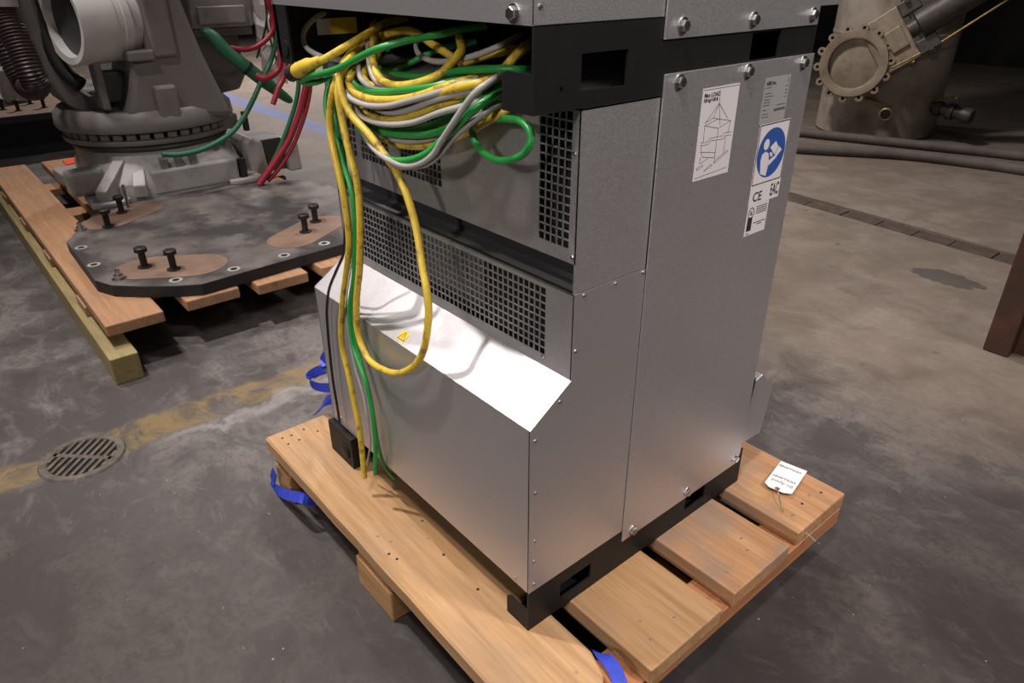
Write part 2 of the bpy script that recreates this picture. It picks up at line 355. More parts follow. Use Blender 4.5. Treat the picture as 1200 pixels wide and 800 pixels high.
RED = [[(-3.300,1.050,1.450),(-3.200,1.031,1.119),(-3.200,1.043,1.032),(-3.200,1.038,0.951),(-3.200,0.972,0.890),(-3.220,0.893,0.861),(-3.250,0.818,0.872)],
[(-3.120,1.130,1.400),(-3.070,1.080,1.050),(-3.050,1.006,0.767),(-3.040,0.950,0.682),(-3.030,0.906,0.612)],
[(-3.100,1.170,1.440),(-2.970,1.110,1.100),(-2.900,1.059,0.785),(-2.900,1.028,0.673),(-2.920,0.988,0.562),(-2.940,0.921,0.438),(-2.960,0.838,0.337),(-2.980,0.745,0.232)],
[(-3.100,1.200,1.440),(-2.960,1.130,1.080),(-2.900,1.074,0.759),(-2.900,1.039,0.622),(-2.920,0.987,0.497),(-2.940,0.921,0.381),(-2.960,0.844,0.291),(-2.980,0.793,0.242)],
[(-3.150,1.100,1.400),(-3.110,1.060,1.050),(-3.100,1.024,0.853),(-3.100,0.991,0.764),(-3.100,0.911,0.729),(-3.120,0.877,0.747)]]
STRAP1 = [((-0.800,0.038,0.393),(0.00,0.00,1.00)),((-0.815,0.033,0.369),(0.00,0.00,1.00)),((-0.820,0.035,0.347),(0.30,0.00,1.00)),((-0.860,0.032,0.322),(0.00,0.00,1.00)),((-0.880,0.020,0.302),(0.00,0.00,1.00)),((-0.870,0.017,0.285),(0.00,0.00,1.00)),((-0.840,0.027,0.285),(0.00,0.00,1.00)),((-0.790,0.037,0.302),(0.00,0.00,1.00)),((-0.770,0.039,0.293),(0.00,0.00,1.00)),((-0.800,0.042,0.264),(0.00,0.00,1.00)),((-0.850,0.041,0.234),(0.00,0.40,1.00)),((-0.900,0.046,0.191),(0.00,0.60,0.80)),((-0.950,0.048,0.140),(0.00,1.00,0.40))]
STRAP2 = [((-0.847,-0.128,0.089),(0.00,0.00,1.00)),((-0.881,-0.128,0.037),(0.00,0.00,1.00)),((-0.869,-0.128,0.019),(0.00,0.20,1.00)),((-0.796,-0.128,0.046),(0.00,0.50,0.80)),((-0.693,-0.128,0.102),(0.00,0.60,0.70)),((-0.677,-0.094,0.080),(0.00,0.60,0.70))]
STRAP3 = [((0.085,0.085,0.100),(1.00,0.00,0.00)),((0.105,0.075,0.150),(1.00,0.30,0.00)),((0.125,0.066,0.171),(0.60,0.80,0.00)),((0.155,0.060,0.174),(0.50,0.86,0.00)),((0.182,0.048,0.168),(0.40,0.90,0.00)),((0.205,0.030,0.150),(0.30,0.95,0.00)),((0.215,0.000,0.100),(0.20,0.95,0.00)),((0.210,-0.020,0.030),(0.10,1.00,0.00))]

# ------------------------------------------------------------------ the setting
def edgeN(x): return 3.29 - 0.105 * (x + 1.39)
def edgeF(x): return 3.465 - 0.105 * (x + 1.49)
m = MB()
XL, XR, YN, YF, XT = -16.0, 6.0, -5.0, 11.0, -5.5
TD = -0.03
m.add([(XL,YN,0),(XT,YN,0),(XT,edgeN(XT),0),(XT,edgeF(XT),0),(XT,YF,0),(XL,YF,0)], [(0,1,2,3,4,5)])
m.add([(XT,YN,0),(XR,YN,0),(XR,edgeN(XR),0),(XT,edgeN(XT),0)], [(0,1,2,3)])
m.add([(XT,edgeF(XT),0),(XR,edgeF(XR),0),(XR,YF,0),(XT,YF,0)], [(0,1,2,3)])
m.add([(XT,edgeN(XT),TD),(XR,edgeN(XR),TD),(XR,edgeF(XR),TD),(XT,edgeF(XT),TD)], [(0,1,2,3)])
m.add([(XT,edgeN(XT),0),(XR,edgeN(XR),0),(XR,edgeN(XR),TD),(XT,edgeN(XT),TD)], [(0,1,2,3)])
m.add([(XT,edgeF(XT),0),(XT,edgeF(XT),TD),(XR,edgeF(XR),TD),(XR,edgeF(XR),0)], [(0,1,2,3)])
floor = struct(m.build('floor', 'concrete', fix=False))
random.seed(3)
xx = -5.4
while xx < 2.4:
    L = random.uniform(0.16, 0.24); x1 = xx + L - 0.008; dz = random.uniform(-0.004, 0.004)
    MB().add([(xx, edgeN(xx) + 0.008, TD), (x1, edgeN(x1) + 0.008, TD), (x1, edgeF(x1) - 0.008, TD), (xx, edgeF(xx) - 0.008, TD),
              (xx, edgeN(xx) + 0.008, -0.010 + dz), (x1, edgeN(x1) + 0.008, -0.010 + dz), (x1, edgeF(x1) - 0.008, -0.010 + dz), (xx, edgeF(xx) - 0.008, -0.010 + dz)],
             [(0,3,2,1),(4,5,6,7),(0,1,5,4),(1,2,6,5),(2,3,7,6),(3,0,4,7)]).build('trench_plate', 'trench_steel', floor)
    xx += L
struct(MB().box(XL, XR, YF, YF + 0.2, 0, 6).build('wall_back', 'wall_paint'))
struct(MB().box(XL - 0.2, XL, YN, YF + 0.2, 0, 6).build('wall_left', 'wall_paint'))

# ------------------------------------------------------------------ pallet under the cabinets
PT = 0.17   # top of the deck boards
pal = thing('wooden_pallet', (-0.35, 0.34, 0), 'yellow-brown plank pallet carrying the silver cabinet', 'pallet')
# front board: bark-sloped inner edge under the cabinet, rounded outer corner
secs = [(-0.886, -0.122, 0.052, 0.059, 0.166), (-0.72, -0.122, 0.030, 0.080, 0.156), (-0.60, -0.121, 0.002, 0.096, 0.150), (-0.51, -0.122, -0.011, 0.100, 0.148), (-0.42, -0.120, -0.002, 0.101, 0.149),
        (-0.33, -0.122, 0.003, 0.102, 0.150), (-0.27, -0.122, -0.006, 0.100, 0.150), (-0.215, -0.121, -0.009, 0.100, 0.150), (-0.15, -0.122, 0.004, 0.098, 0.152), (-0.089, -0.122, 0.016, 0.090, 0.155), (-0.04, -0.122, 0.036, 0.068, 0.162),
        (0.0, -0.122, 0.054, 0.058, 0.168), (0.105, -0.122, 0.054, 0.057, 0.168), (0.150, -0.121, 0.036, 0.040, 0.168), (0.178, -0.117, 0.008, 0.012, 0.168), (0.190, -0.108, -0.028, -0.024, 0.168)]
MB().rings([[(x, yf, 0.132), (x, yf - 0.001, 0.166), (x, yf + 0.004, PT), (x, yc, PT), (x, yb, zb), (x, yb, 0.132)] for x, yf, yc, yb, zb in secs]).build('deck_board', 'wood_yellow', pal)
for (y0, y1, mt, xr) in ((0.107, 0.312, 'wood_yellow', 0.200), (0.361, 0.560, 'wood_tan', 0.194), (0.607, 0.805, 'wood_tan', 0.187)):
    MB().box(-0.886, xr, y0, y1, 0.132, PT).build('deck_board', mt, pal, bevel=0.003)
for x0, x1 in ((-0.880, -0.795), (-0.448, -0.318), (0.098, 0.188)):
    MB().box(x0, x1, -0.108, 0.80, 0.085, 0.1315).build('cross_board', 'wood_red', pal, bevel=0.003)
for x0, x1 in ((-0.884, -0.80), (-0.456, -0.308), (-0.02, 0.10)):
    for y0, y1 in ((-0.112, 0.02), (0.28, 0.40), (0.66, 0.79)):
        MB().box(x0, x1, y0, y1, 0.0, 0.0845).build('block', 'wood_block', pal, bevel=0.004)
nail = MB().lathe([(0.0001, -0.002), (0.0031, -0.002), (0.0031, 0.0006), (0.0024, 0.0011), (0.0001, 0.0011)], (0, 0, 0), n=8)
nail_src = None
for q in NAILS:
    if nail_src is None:
        nail_src = nail.build('nail', 'nail_steel', None); nail_src.location = q; attach(nail_src, pal)
    else: copy_part(nail_src, pal, q)
hole = MB().lathe([(0.0001, 0), (0.0032, 0), (0.0032, 0.0006), (0.0001, 0.0006)], (0, 0, 0), n=8)
hs = None
for q in NAILHOLES:
    if hs is None:
        hs = hole.build('nail_hole', 'bolt_dark', None); hs.location = q; attach(hs, pal)
    else: copy_part(hs, pal, q)
MB().tube([(0.186, 0.640, 0.150), (0.198, 0.642, 0.147), (0.211, 0.641, 0.143)], 0.0018, 8).build('loose_nail', 'nail_steel', pal)

# ------------------------------------------------------------------ fasteners
bolt_me = MB().lathe([(0.0001, 0), (0.0112, 0), (0.0112, 0.0018), (0.0001, 0.0018)], (0, 0, 0), n=16).lathe([(0.0001, 0.001), (0.0082, 0.001), (0.0082, 0.0068), (0.0070, 0.0080), (0.0001, 0.0080)], (0, 0, 0), n=6)
screw_me = MB().lathe([(0.0001, 0), (0.0036, 0), (0.0034, 0.0012), (0.0022, 0.0022), (0.0001, 0.0025)], (0, 0, 0), n=10)
SRC = {}
ROT = {'x': (0, PI / 2, 0), 'y': (PI / 2, 0, 0), 'z': (0, 0, 0)}
def fastener(kind, loc, face, parent):
    key = kind
    if key not in SRC:
        o = (bolt_me if kind == 'bolt' else screw_me).build(kind, 'zinc', None)
        o.location = loc; o.rotation_euler = ROT[face]; attach(o, parent); SRC[key] = o; return o
    return copy_part(SRC[key], parent, loc, ROT[face])
def holed(m, axis, a0, a1, u0, u1, v0, v1, holes):
    us = sorted({u0, u1} | {h[0] for h in holes} | {h[1] for h in holes}); vs = sorted({v0, v1} | {h[2] for h in holes} | {h[3] for h in holes})
    for i in range(len(us) - 1):
        for j in range(len(vs) - 1):
            cu, cv = (us[i] + us[i+1]) / 2, (vs[j] + vs[j+1]) / 2
            if any(h[0] < cu < h[1] and h[2] < cv < h[3] for h in holes): continue
            if axis == 'y': m.box(us[i], us[i+1], a0, a1, vs[j], vs[j+1])
            else: m.box(a0, a1, us[i], us[i+1], vs[j], vs[j+1])
    return m
def grille(x0, x1, z0, z1, nx, nz, y, parent):
    m = MB(); t = 0.0011; px = (x1 - x0) / nx; pz = (z1 - z0) / nz
    for i in range(1, nx): m.box(x0 + i * px - t, x0 + i * px + t, y, y + 0.0018, z0, z1)
    for j in range(1, nz): m.box(x0, x1, y, y + 0.0018, z0 + j * pz - t, z0 + j * pz + t)
    o = m.build('vent_grille', 'sheet_metal', parent, fix=False); return o
W = 0.725; D1 = 0.0846
def beam(parent, x_out, sgn, z0, z1, y1, wins, name='base_beam'):
    # folded C-section along Y: web outside, flanges turned inwards
    m = MB(); xi = x_out - sgn * 0.004
    holed(m, 'x', min(x_out, xi), max(x_out, xi), 0.0, y1, z0, z1, wins)
    xf = x_out - sgn * 0.055
    for zz in (z0, z1 - 0.003): m.box(min(xi, xf), max(xi, xf), 0.012, y1, zz, zz + 0.003)
    return m.build(name, 'beam_black', parent)

# ------------------------------------------------------------------ lower cabinet
cab = thing('control_cabinet', (-0.36, 0.32, PT), 'galvanised steel robot control cabinet with mesh vents standing on the pallet', 'cabinet')
ZB, ZS, ZV, ZR, ZU, ZT = 0.265, 0.6135, 0.6707, 0.8179, 0.8636, 1.080
YS, YD = 0.2432, 0.6423
beam(cab, 0.0, 1, PT + 0.0005, ZB, 0.655, [(0.078, 0.160, 0.197, 0.234), (0.450, 0.520, 0.197, 0.240)])
beam(cab, -W, -1, PT + 0.0005, ZB, 0.655, [(0.078, 0.160, 0.197, 0.234), (0.450, 0.520, 0.197, 0.240)])
MB().prism([(-0.06, 0.1705), (-0.004, 0.1705), (-0.004, 0.218), (-0.052, 0.218), (-0.06, 0.210)], 0.0, 0.004, 'y').build('end_plate', 'beam_black', cab)
MB().prism([(-0.735, 0.1705), (-0.625, 0.1705), (-0.620, 0.180), (-0.620, 0.258), (-0.735, 0.258)], -0.012, 0.012, 'y').build('end_plate', 'beam_black', cab, bevel=0.002)
MB().lathe([(0.0001, 0), (0.020, 0), (0.020, 0.003), (0.018, 0.004), (0.0001, 0.004)], (-0.655, -0.012, 0.208), (0, -1, 0), 24).build('round_plug', 'beam_black', cab, smooth=True)
MB().box(-W + 0.006, -0.006, 0.625, 0.640, PT + 0.0005, ZB).build('rear_blocker', 'beam_black', cab)  # unseen black bar added so the beam windows look dark
MB().box(-W + 0.006, -0.006, 0.125, 0.63, ZB + 0.003, ZT - 0.004).build('shade_core', 'shade_black', cab)  # black box standing in for the shade behind vents and seams
MB().box(-W + 0.001, -0.0008, 0.0, 0.002, ZB, ZS).build('front_panel', 'sheet_metal', cab)
MB().prism([(0, ZS), (D1, ZV), (D1, ZV - 0.002), (0.002, ZS - 0.002)], -W + 0.001, -0.0008, 'x').build('sloped_panel', 'sheet_metal', cab)
m = MB(); holed(m, 'y', D1, D1 + 0.002, -W + 0.001, -0.0008, ZV, ZR, [(-0.648, -0.062, 0.690, 0.807)]); m.build('vent_panel', 'sheet_metal', cab)
grille(-0.648, -0.062, 0.690, 0.807, 45, 9, D1, cab)
MB().box(-W + 0.001, -0.0008, D1 - 0.0012, D1 + 0.006, ZR - 0.0015, ZR + 0.0006).build('vent_lip', 'zinc', cab)
MB().prism([(D1, ZR - 0.001), (0.150, ZR + 0.012), (0.150, ZR + 0.010), (D1, ZR - 0.003)], -W + 0.003, -0.003, 'x').build('duct_sheet', 'sheet_dark', cab)  # same sheet metal, coloured darker for the shade in the recess
uh = [(-0.712, -0.620, 0.907, 1.060), (-0.600, -0.498, 0.907, 1.060), (-0.456, -0.328, 0.907, 1.060), (-0.080, -0.0165, 0.884, 1.074)]
m = MB(); holed(m, 'y', D1, D1 + 0.002, -W + 0.001, -0.0012, ZU, ZT, uh); m.build('upper_vent_panel', 'sheet_metal', cab)
for (a, b_, c_, d_), nx in zip(uh, (7, 8, 10, 5)): grille(a, b_, c_, d_, nx, 12 if nx != 5 else 15, D1, cab)
MB().box(-0.43, -0.25, 0.108, 0.118, 0.70, 0.80).build('filter_frame', 'sheet_dark', cab)
low = [(0.0, ZB), (YS - 0.001, ZB), (YS - 0.001, ZR - 0.0008), (D1, ZR - 0.0008), (D1, ZV), (0.0, ZS)]
MB().prism(low, -0.003, 0.0002, 'x').build('side_panel', 'sheet_metal', cab)
MB().prism(low, -W, -W + 0.003, 'x').build('side_panel', 'sheet_metal', cab)
MB().box(-0.004, -0.0010, D1, YS - 0.001, ZR + 0.0006, ZT).build('upper_side_panel', 'sheet_metal', cab)
MB().box(-W, -W + 0.003, D1, YS - 0.001, ZR + 0.0006, ZT).build('upper_side_panel', 'sheet_metal', cab)
big = [(YS, 0.238), (0.630, 0.238), (0.6385, 0.262), (YD, 0.30), (YD, 1.108), (YS, 1.108)]
MB().prism(big, 0.0002, 0.0032, 'x').build('service_panel', 'sheet_metal', cab, bevel=0.0006)
MB().prism(big, -W - 0.0032, -W - 0.0002, 'x').build('service_panel', 'sheet_metal', cab)
MB().box(-W + 0.001, -0.001, D1, YD, ZT - 0.003, ZT - 0.0005).build('roof_panel', 'sheet_metal', cab)
MB().box(-W + 0.001, -0.001, YD - 0.004, YD, ZB, ZT - 0.004).build('rear_panel', 'sheet_metal', cab)
# bent guard at the rear foot
g = MB().prism([(0.642, 0.30), (0.658, 0.40), (0.664, 0.438), (0.690, 0.446), (0.743, 0.392), (0.727, 0.274), (0.650, 0.278)], -0.006, -0.004, 'x')
g.box(-0.08, -0.006, 0.664, 0.690, 0.440, 0.446); g.build('rear_guard', 'sheet_metal', cab)
MB().box(-0.10, -0.008, 0.650, 0.700, 0.30, 0.436).build('guard_shade', 'shade_black', cab)  # black box standing in for the shade inside the guard
for y, z in ((0.276, 1.095), (0.446, 1.095), (0.609, 1.095), (0.273, 0.252), (0.446, 0.254), (0.619, 0.256)):
    fastener('bolt', (0.0032, y, z), 'x', cab)
for y, z in ((0.091, 0.721), (0.104, 0.811), (0.172, 0.811), (0.236, 0.812), (0.061, 0.642), (0.010, 0.591), (0.012, 0.486), (0.012, 0.382), (0.012, 0.335), (0.012, 0.281)):
    fastener('screw', (0.0002, y, z), 'x', cab)
for x, y, z in ((-0.011, D1, 1.020), (-0.008, D1, 0.874), (-0.681, 0, 0.284), (-0.036, 0, 0.276), (-0.066, D1, 0.686)):
    fastener('screw', (x, y, z), 'y', cab)
# --- stickers on the service panel (flat print)
EX, EY = (0, 1, 0), (0, 0, 1)
LX = 0.0034
def sticker(name, y0, y1, z0, z1, mat, label=None):
    o = MB().box(0.0030, LX, y0, y1, z0, z1).build(name, mat, cab)
    if label: o['label'] = label
    return o
def strokes(name, polys, wd, mat, parent, x=LX):
    m = MB()
    for pl in polys:
        for (a, b_) in zip(pl[:-1], pl[1:]):
            a, b_ = Vector(a), Vector(b_); d = (b_ - a)
            if d.length < 1e-6: continue
            d.normalize(); n = Vector((-d.y, d.x)) * wd / 2; a = a - d * wd / 3; b_ = b_ + d * wd / 3
            q = [a - n, b_ - n, b_ + n, a + n]
            m.add([(x + 0.00025, v.x, v.y) for v in q], [(0, 1, 2, 3)])
    return m.build(name, mat, parent, fix=False)
def flat(name, poly, mat, parent, x): 
    return MB().add([(x, a, b_) for a, b_ in poly], [tuple(range(len(poly)))]).build(name, mat, parent, fix=False)
s1 = sticker('lifting_sticker', 0.335, 0.429, 0.940, 1.080, 'label_white', 'white sticker with line drawing of a cabinet lifted by slings')
LIFT =  [[(0.3783, 1.0742), (0.3801, 1.0546)], [(0.3801, 1.0546), (0.3489, 1.0277)], [(0.3801, 1.0546), (0.369, 1.0341)], [(0.3801, 1.0546), (0.3892, 1.0211)], [(0.3801, 1.0546), (0.4073, 1.0288)], [(0.3495, 1.0246), (0.3858, 1.0163), (0.417, 1.0242), (0.382, 1.0309), (0.3495, 1.0246)], [(0.3487, 1.0287), (0.369, 1.0341), (0.382, 1.0309)], [(0.3858, 1.0163), (0.3863, 1.002)], [(0.3495, 1.0246), (0.3505, 1.0)], [(0.417, 1.0242), (0.4133, 1.0057)], [(0.3435, 0.9996), (0.3614, 0.9984), (0.3659, 1.0033), (0.4004, 1.0028), (0.4043, 1.0065), (0.4232, 1.0059)], [(0.3435, 0.9955), (0.364, 0.9941), (0.3683, 0.9994), (0.4024, 0.9975), (0.4076, 1.0017), (0.423, 1.0012)], [(0.3471, 0.9951), (0.3473, 0.9849)], [(0.3857, 0.9975), (0.3861, 0.9611)], [(0.409, 1.0), (0.4093, 0.9734)], [(0.3473, 0.9849), (0.3857, 0.9785), (0.3858, 0.9703), (0.3531, 0.9762), (0.3473, 0.9849)], [(0.3477, 0.9767), (0.3478, 0.9665)], [(0.3478, 0.9665), (0.3681, 0.9719)], [(0.3861, 0.9611), (0.4191, 0.9746), (0.4203, 0.9775), (0.3903, 0.9669), (0.3861, 0.9611)], [(0.3402, 0.96), (0.3554, 0.9638), (0.357, 0.9612), (0.3424, 0.9575), (0.3402, 0.96)], [(0.361, 0.9531), (0.3773, 0.9609), (0.3812, 0.9585), (0.3646, 0.9528), (0.361, 0.9531)], [(0.3369, 1.0774), (0.4285, 1.077)], [(0.3395, 0.9443), (0.4237, 0.9492)]]
strokes('lifting_drawing', LIFT, 0.0007, 'ink', s1)
text_mesh('print', 'Max LOAD', 0.0085, (LX, 0.3395, 1.0665), EX, EY, 'ink', s1, bold=0.0002)
text_mesh('print', '500 kg/1100 lb', 0.0075, (LX, 0.3395, 1.0595), EX, EY, 'ink', s1, bold=0.0002, sx=0.8)
s2 = sticker('rating_plate', 0.501, 0.577, 1.0065, 1.080, 'label_silver', 'small silver rating plate with rows of tiny print')
text_mesh('print', 'ABB Inc.', 0.0085, (LX, 0.5055, 1.0680), EX, EY, 'ink', s2, bold=0.0002)
rows = []
random.seed(11)
for i, z in enumerate((1.064, 1.055, 1.050, 1.045, 1.0405, 1.036, 1.0285, 1.022, 1.017)):
    rows.append([(0.5055, z), (0.5055 + random.uniform(0.008, 0.026), z)])
for z in (1.0625, 1.056, 1.051, 1.045): rows.append([(0.566, z), (0.5725, z)])
rows += [[(0.545, 1.0335), (0.572, 1.0335)], [(0.5715, 1.075), (0.5715, 1.068)]]
strokes('print_rows', rows, 0.0013, 'ink_grey', s2)
strokes('print_rows', [[(0.541, 1.026), (0.573, 1.026)]], 0.004, 'ink_grey', s2)
s3 = sticker('manual_sign', 0.507, 0.602, 0.8995, 1.0055, 'label_white', 'white sign with blue disc and a white figure reading a book')
flat('blue_disc', [(0.5545 + 0.0430 * math.cos(2*PI*i/40), 0.9525 + 0.0430 * math.sin(2*PI*i/40)) for i in range(40)], 'sign_blue', s3, LX + 0.0002)
fig = MB()
def fp(poly): fig.add([(LX + 0.0004, a, b_) for a, b_ in poly], [tuple(range(len(poly)))])
fp([(0.5355 + 0.0085 * math.cos(2*PI*i/20), 0.9690 + 0.0095 * math.sin(2*PI*i/20)) for i in range(20)])
fp([(0.5290, 0.9190), (0.5237, 0.9425), (0.5258, 0.953), (0.5356, 0.9571), (0.5464, 0.9525), (0.5504, 0.939), (0.5508, 0.9293), (0.5479, 0.9125)])
fp([(0.5500, 0.9293), (0.5504, 0.9395), (0.5664, 0.9456), (0.5747, 0.9423)])
fp([(0.5482, 0.9626), (0.564, 0.9713), (0.5729, 0.962), (0.5735, 0.9585), (0.5658, 0.9474)])
fp([(0.575, 0.9617), (0.5877, 0.9532), (0.5725, 0.9426), (0.567, 0.9470), (0.5748, 0.9580)])
fp([(0.549, 0.9532), (0.5571, 0.9532), (0.5603, 0.9468), (0.5535, 0.9451)])
fig.build('reading_figure', 'label_white', s3, fix=False)
strokes('sign_border', [[(0.509, 0.9015), (0.600, 0.9015), (0.600, 1.0035), (0.509, 1.0035), (0.509, 0.9015)]], 0.0018, 'ink', s3)
s4 = sticker('approval_sticker', 0.508, 0.603, 0.8655, 0.8992, 'label_white', 'white approval sticker reading CE and EAC')
text_mesh('print', 'CE', 0.024, (LX, 0.518, 0.8705), EX, EY, 'ink', s4, bold=0.0003)
text_mesh('print', 'EAC', 0.031, (LX, 0.5725, 0.8725), EX, EY, 'ink', s4, sx=0.47, bold=0.0005)
s5 = sticker('listing_sticker', 0.509, 0.575, 0.808, 0.8650, 'label_white', 'white listing sticker with black block and UL mark')
MB().box(LX, LX + 0.0002, 0.5135, 0.528, 0.8165, 0.842).build('black_block', 'ink', s5)
strokes('listing_ring', [[(0.5215 + 0.0085 * math.cos(2*PI*i/24), 0.8500 + 0.0095 * math.sin(2*PI*i/24)) for i in range(25)]], 0.0016, 'ink', s5)
text_mesh('print', 'UL', 0.0105, (LX, 0.5172, 0.8465), EX, EY, 'ink', s5, bold=0.0003, sx=0.7)
strokes('print_rows', [[(0.537, z), (0.570, z)] for z in (0.8585, 0.8545, 0.8505, 0.8465)] + [[(0.534, 0.829), (0.571, 0.829)], [(0.546, 0.825), (0.560, 0.825)], [(0.5145, 0.8115), (0.523, 0.8115)]], 0.0018, 'ink_grey', s5)
# --- warning sticker on the sloped panel
sl = Vector((0, D1, ZV - ZS)).normalized(); sn = Vector((0, -sl.z, sl.y))
def sp(x, t, h=0.0004): return Vector((x, 0, ZS)) + sl * t + sn * h
wq = MB(); wq.add([sp(-0.391, 0.006), sp(-0.366, 0.006), sp(-0.366, 0.027), sp(-0.391, 0.027)], [(0, 1, 2, 3)])
ws = wq.build('warning_sticker', 'warn_yellow', cab, fix=False); ws['label'] = 'small yellow warning triangle sticker'
m = MB()
for a, b_ in (((-0.389, 0.0085), (-0.368, 0.0085)), ((-0.368, 0.0085), (-0.3785, 0.0255)), ((-0.3785, 0.0255), (-0.389, 0.0085)), ((-0.3785, 0.011), (-0.3785, 0.020))):
    A = sp(*a, 0.0006); B = sp(*b_, 0.0006); d = (B - A).normalized(); n = sn.cross(d) * 0.0007
    m.add([A - n, B - n, B + n, A + n], [(0, 1, 2, 3)])
m.build('triangle_mark', 'ink', ws, fix=False)

# ------------------------------------------------------------------ upper cabinet
up = thing('control_cabinet', (-0.36, 0.32, ZT), 'upper galvanised cabinet stacked on black beams above the looped cables', 'cabinet')
Z2 = 1.181; ZTOP = 1.80
wins = [(0.080, 0.166, 1.101, 1.146), (0.450, 0.530, 1.110, 1.150)]
rb = beam(up, 0.0, 1, ZT + 0.0005, Z2 - 0.001, 0.640, wins)
MB().box(-W, -W + 0.012, 0.0, 0.640, ZT + 0.0005, Z2 - 0.001).build('base_beam', 'beam_black', up)
MB().prism([(-0.060, 1.0805), (-0.004, 1.0805), (-0.004, 1.128), (-0.052, 1.128), (-0.060, 1.120)], 0.0, 0.004, 'y').build('end_plate', 'beam_black', up)
MB().prism([(-W, 1.180), (-W, 1.100), (-0.712, 1.0805), (-0.676, 1.0805), (-0.672, 1.090), (-0.672, 1.180)], 0.0, 0.004, 'y').build('end_plate', 'beam_black', up)
MB().lathe([(0.0001, 0), (0.014, 0), (0.014, 0.002), (0.0001, 0.002)], (-0.694, -0.0002, 1.108), (0, -1, 0), 24).build('round_plug', 'beam_black', up, smooth=True)
MB().box(-W + 0.013, -0.006, 0.625, 0.640, ZT + 0.0005, Z2 - 0.001).build('rear_blocker', 'beam_black', up)  # unseen black bar closing the view through the beam windows
MB().box(-W + 0.001, -0.0012, 0.0, 0.002, Z2, ZTOP).build('front_panel', 'sheet_metal', up)
MB().box(-W + 0.001, -0.001, 0.002, 0.695, Z2, Z2 + 0.003).build('floor_panel', 'sheet_metal', up)
MB().box(-0.003, 0.0002, 0.0, 0.2325, Z2 + 0.001, ZTOP).build('side_panel', 'sheet_metal', up)
MB().box(0.0002, 0.0032, 0.2345, 0.6335, 1.153, ZTOP).build('service_panel', 'sheet_metal', up, bevel=0.0006)
MB().box(-0.003, 0.0012, 0.6345, 0.699, 1.1815, ZTOP).build('rear_door_edge', 'sheet_metal', up)
MB().box(-W, -W + 0.003, 0.0, 0.699, Z2, ZTOP).build('side_panel', 'sheet_metal', up)
MB().box(-W + 0.003, -0.003, 0.695, 0.699, Z2, ZTOP).build('rear_panel', 'sheet_metal', up)
MB().box(-W, 0.0012, 0.0, 0.699, ZTOP, ZTOP + 0.003).build('roof_panel', 'sheet_metal', up)
MB().box(-W + 0.006, -0.006, 0.006, 0.69, Z2 + 0.004, ZTOP - 0.002).build('shade_core', 'shade_black', up)  # black box standing in for the unlit inside
for y in (0.271, 0.441, 0.612): fastener('bolt', (0.0032, y, 1.169), 'x', up)
fastener('bolt', (-0.036, 0.0, 1.193), 'y', up); fastener('screw', (0.0002, 0.009, 1.201), 'x', up)
lb = MB().box(-W + 0.012, -W + 0.0125, 0.077, 0.163, 1.1245, 1.153).build('beam_label', 'label_white', up); lb['label'] = 'white label with yellow right half inside the beam'
MB().box(-W + 0.0125, -W + 0.0128, 0.106, 0.163, 1.1245, 1.153).build('yellow_field', 'warn_yellow', lb)
strokes('beam_hole', [[(0.046 + 0.002 * math.cos(i * PI / 5), 1.108 + 0.002 * math.sin(i * PI / 5)) for i in range(11)]], 0.002, 'void_black', rb, 0.0)

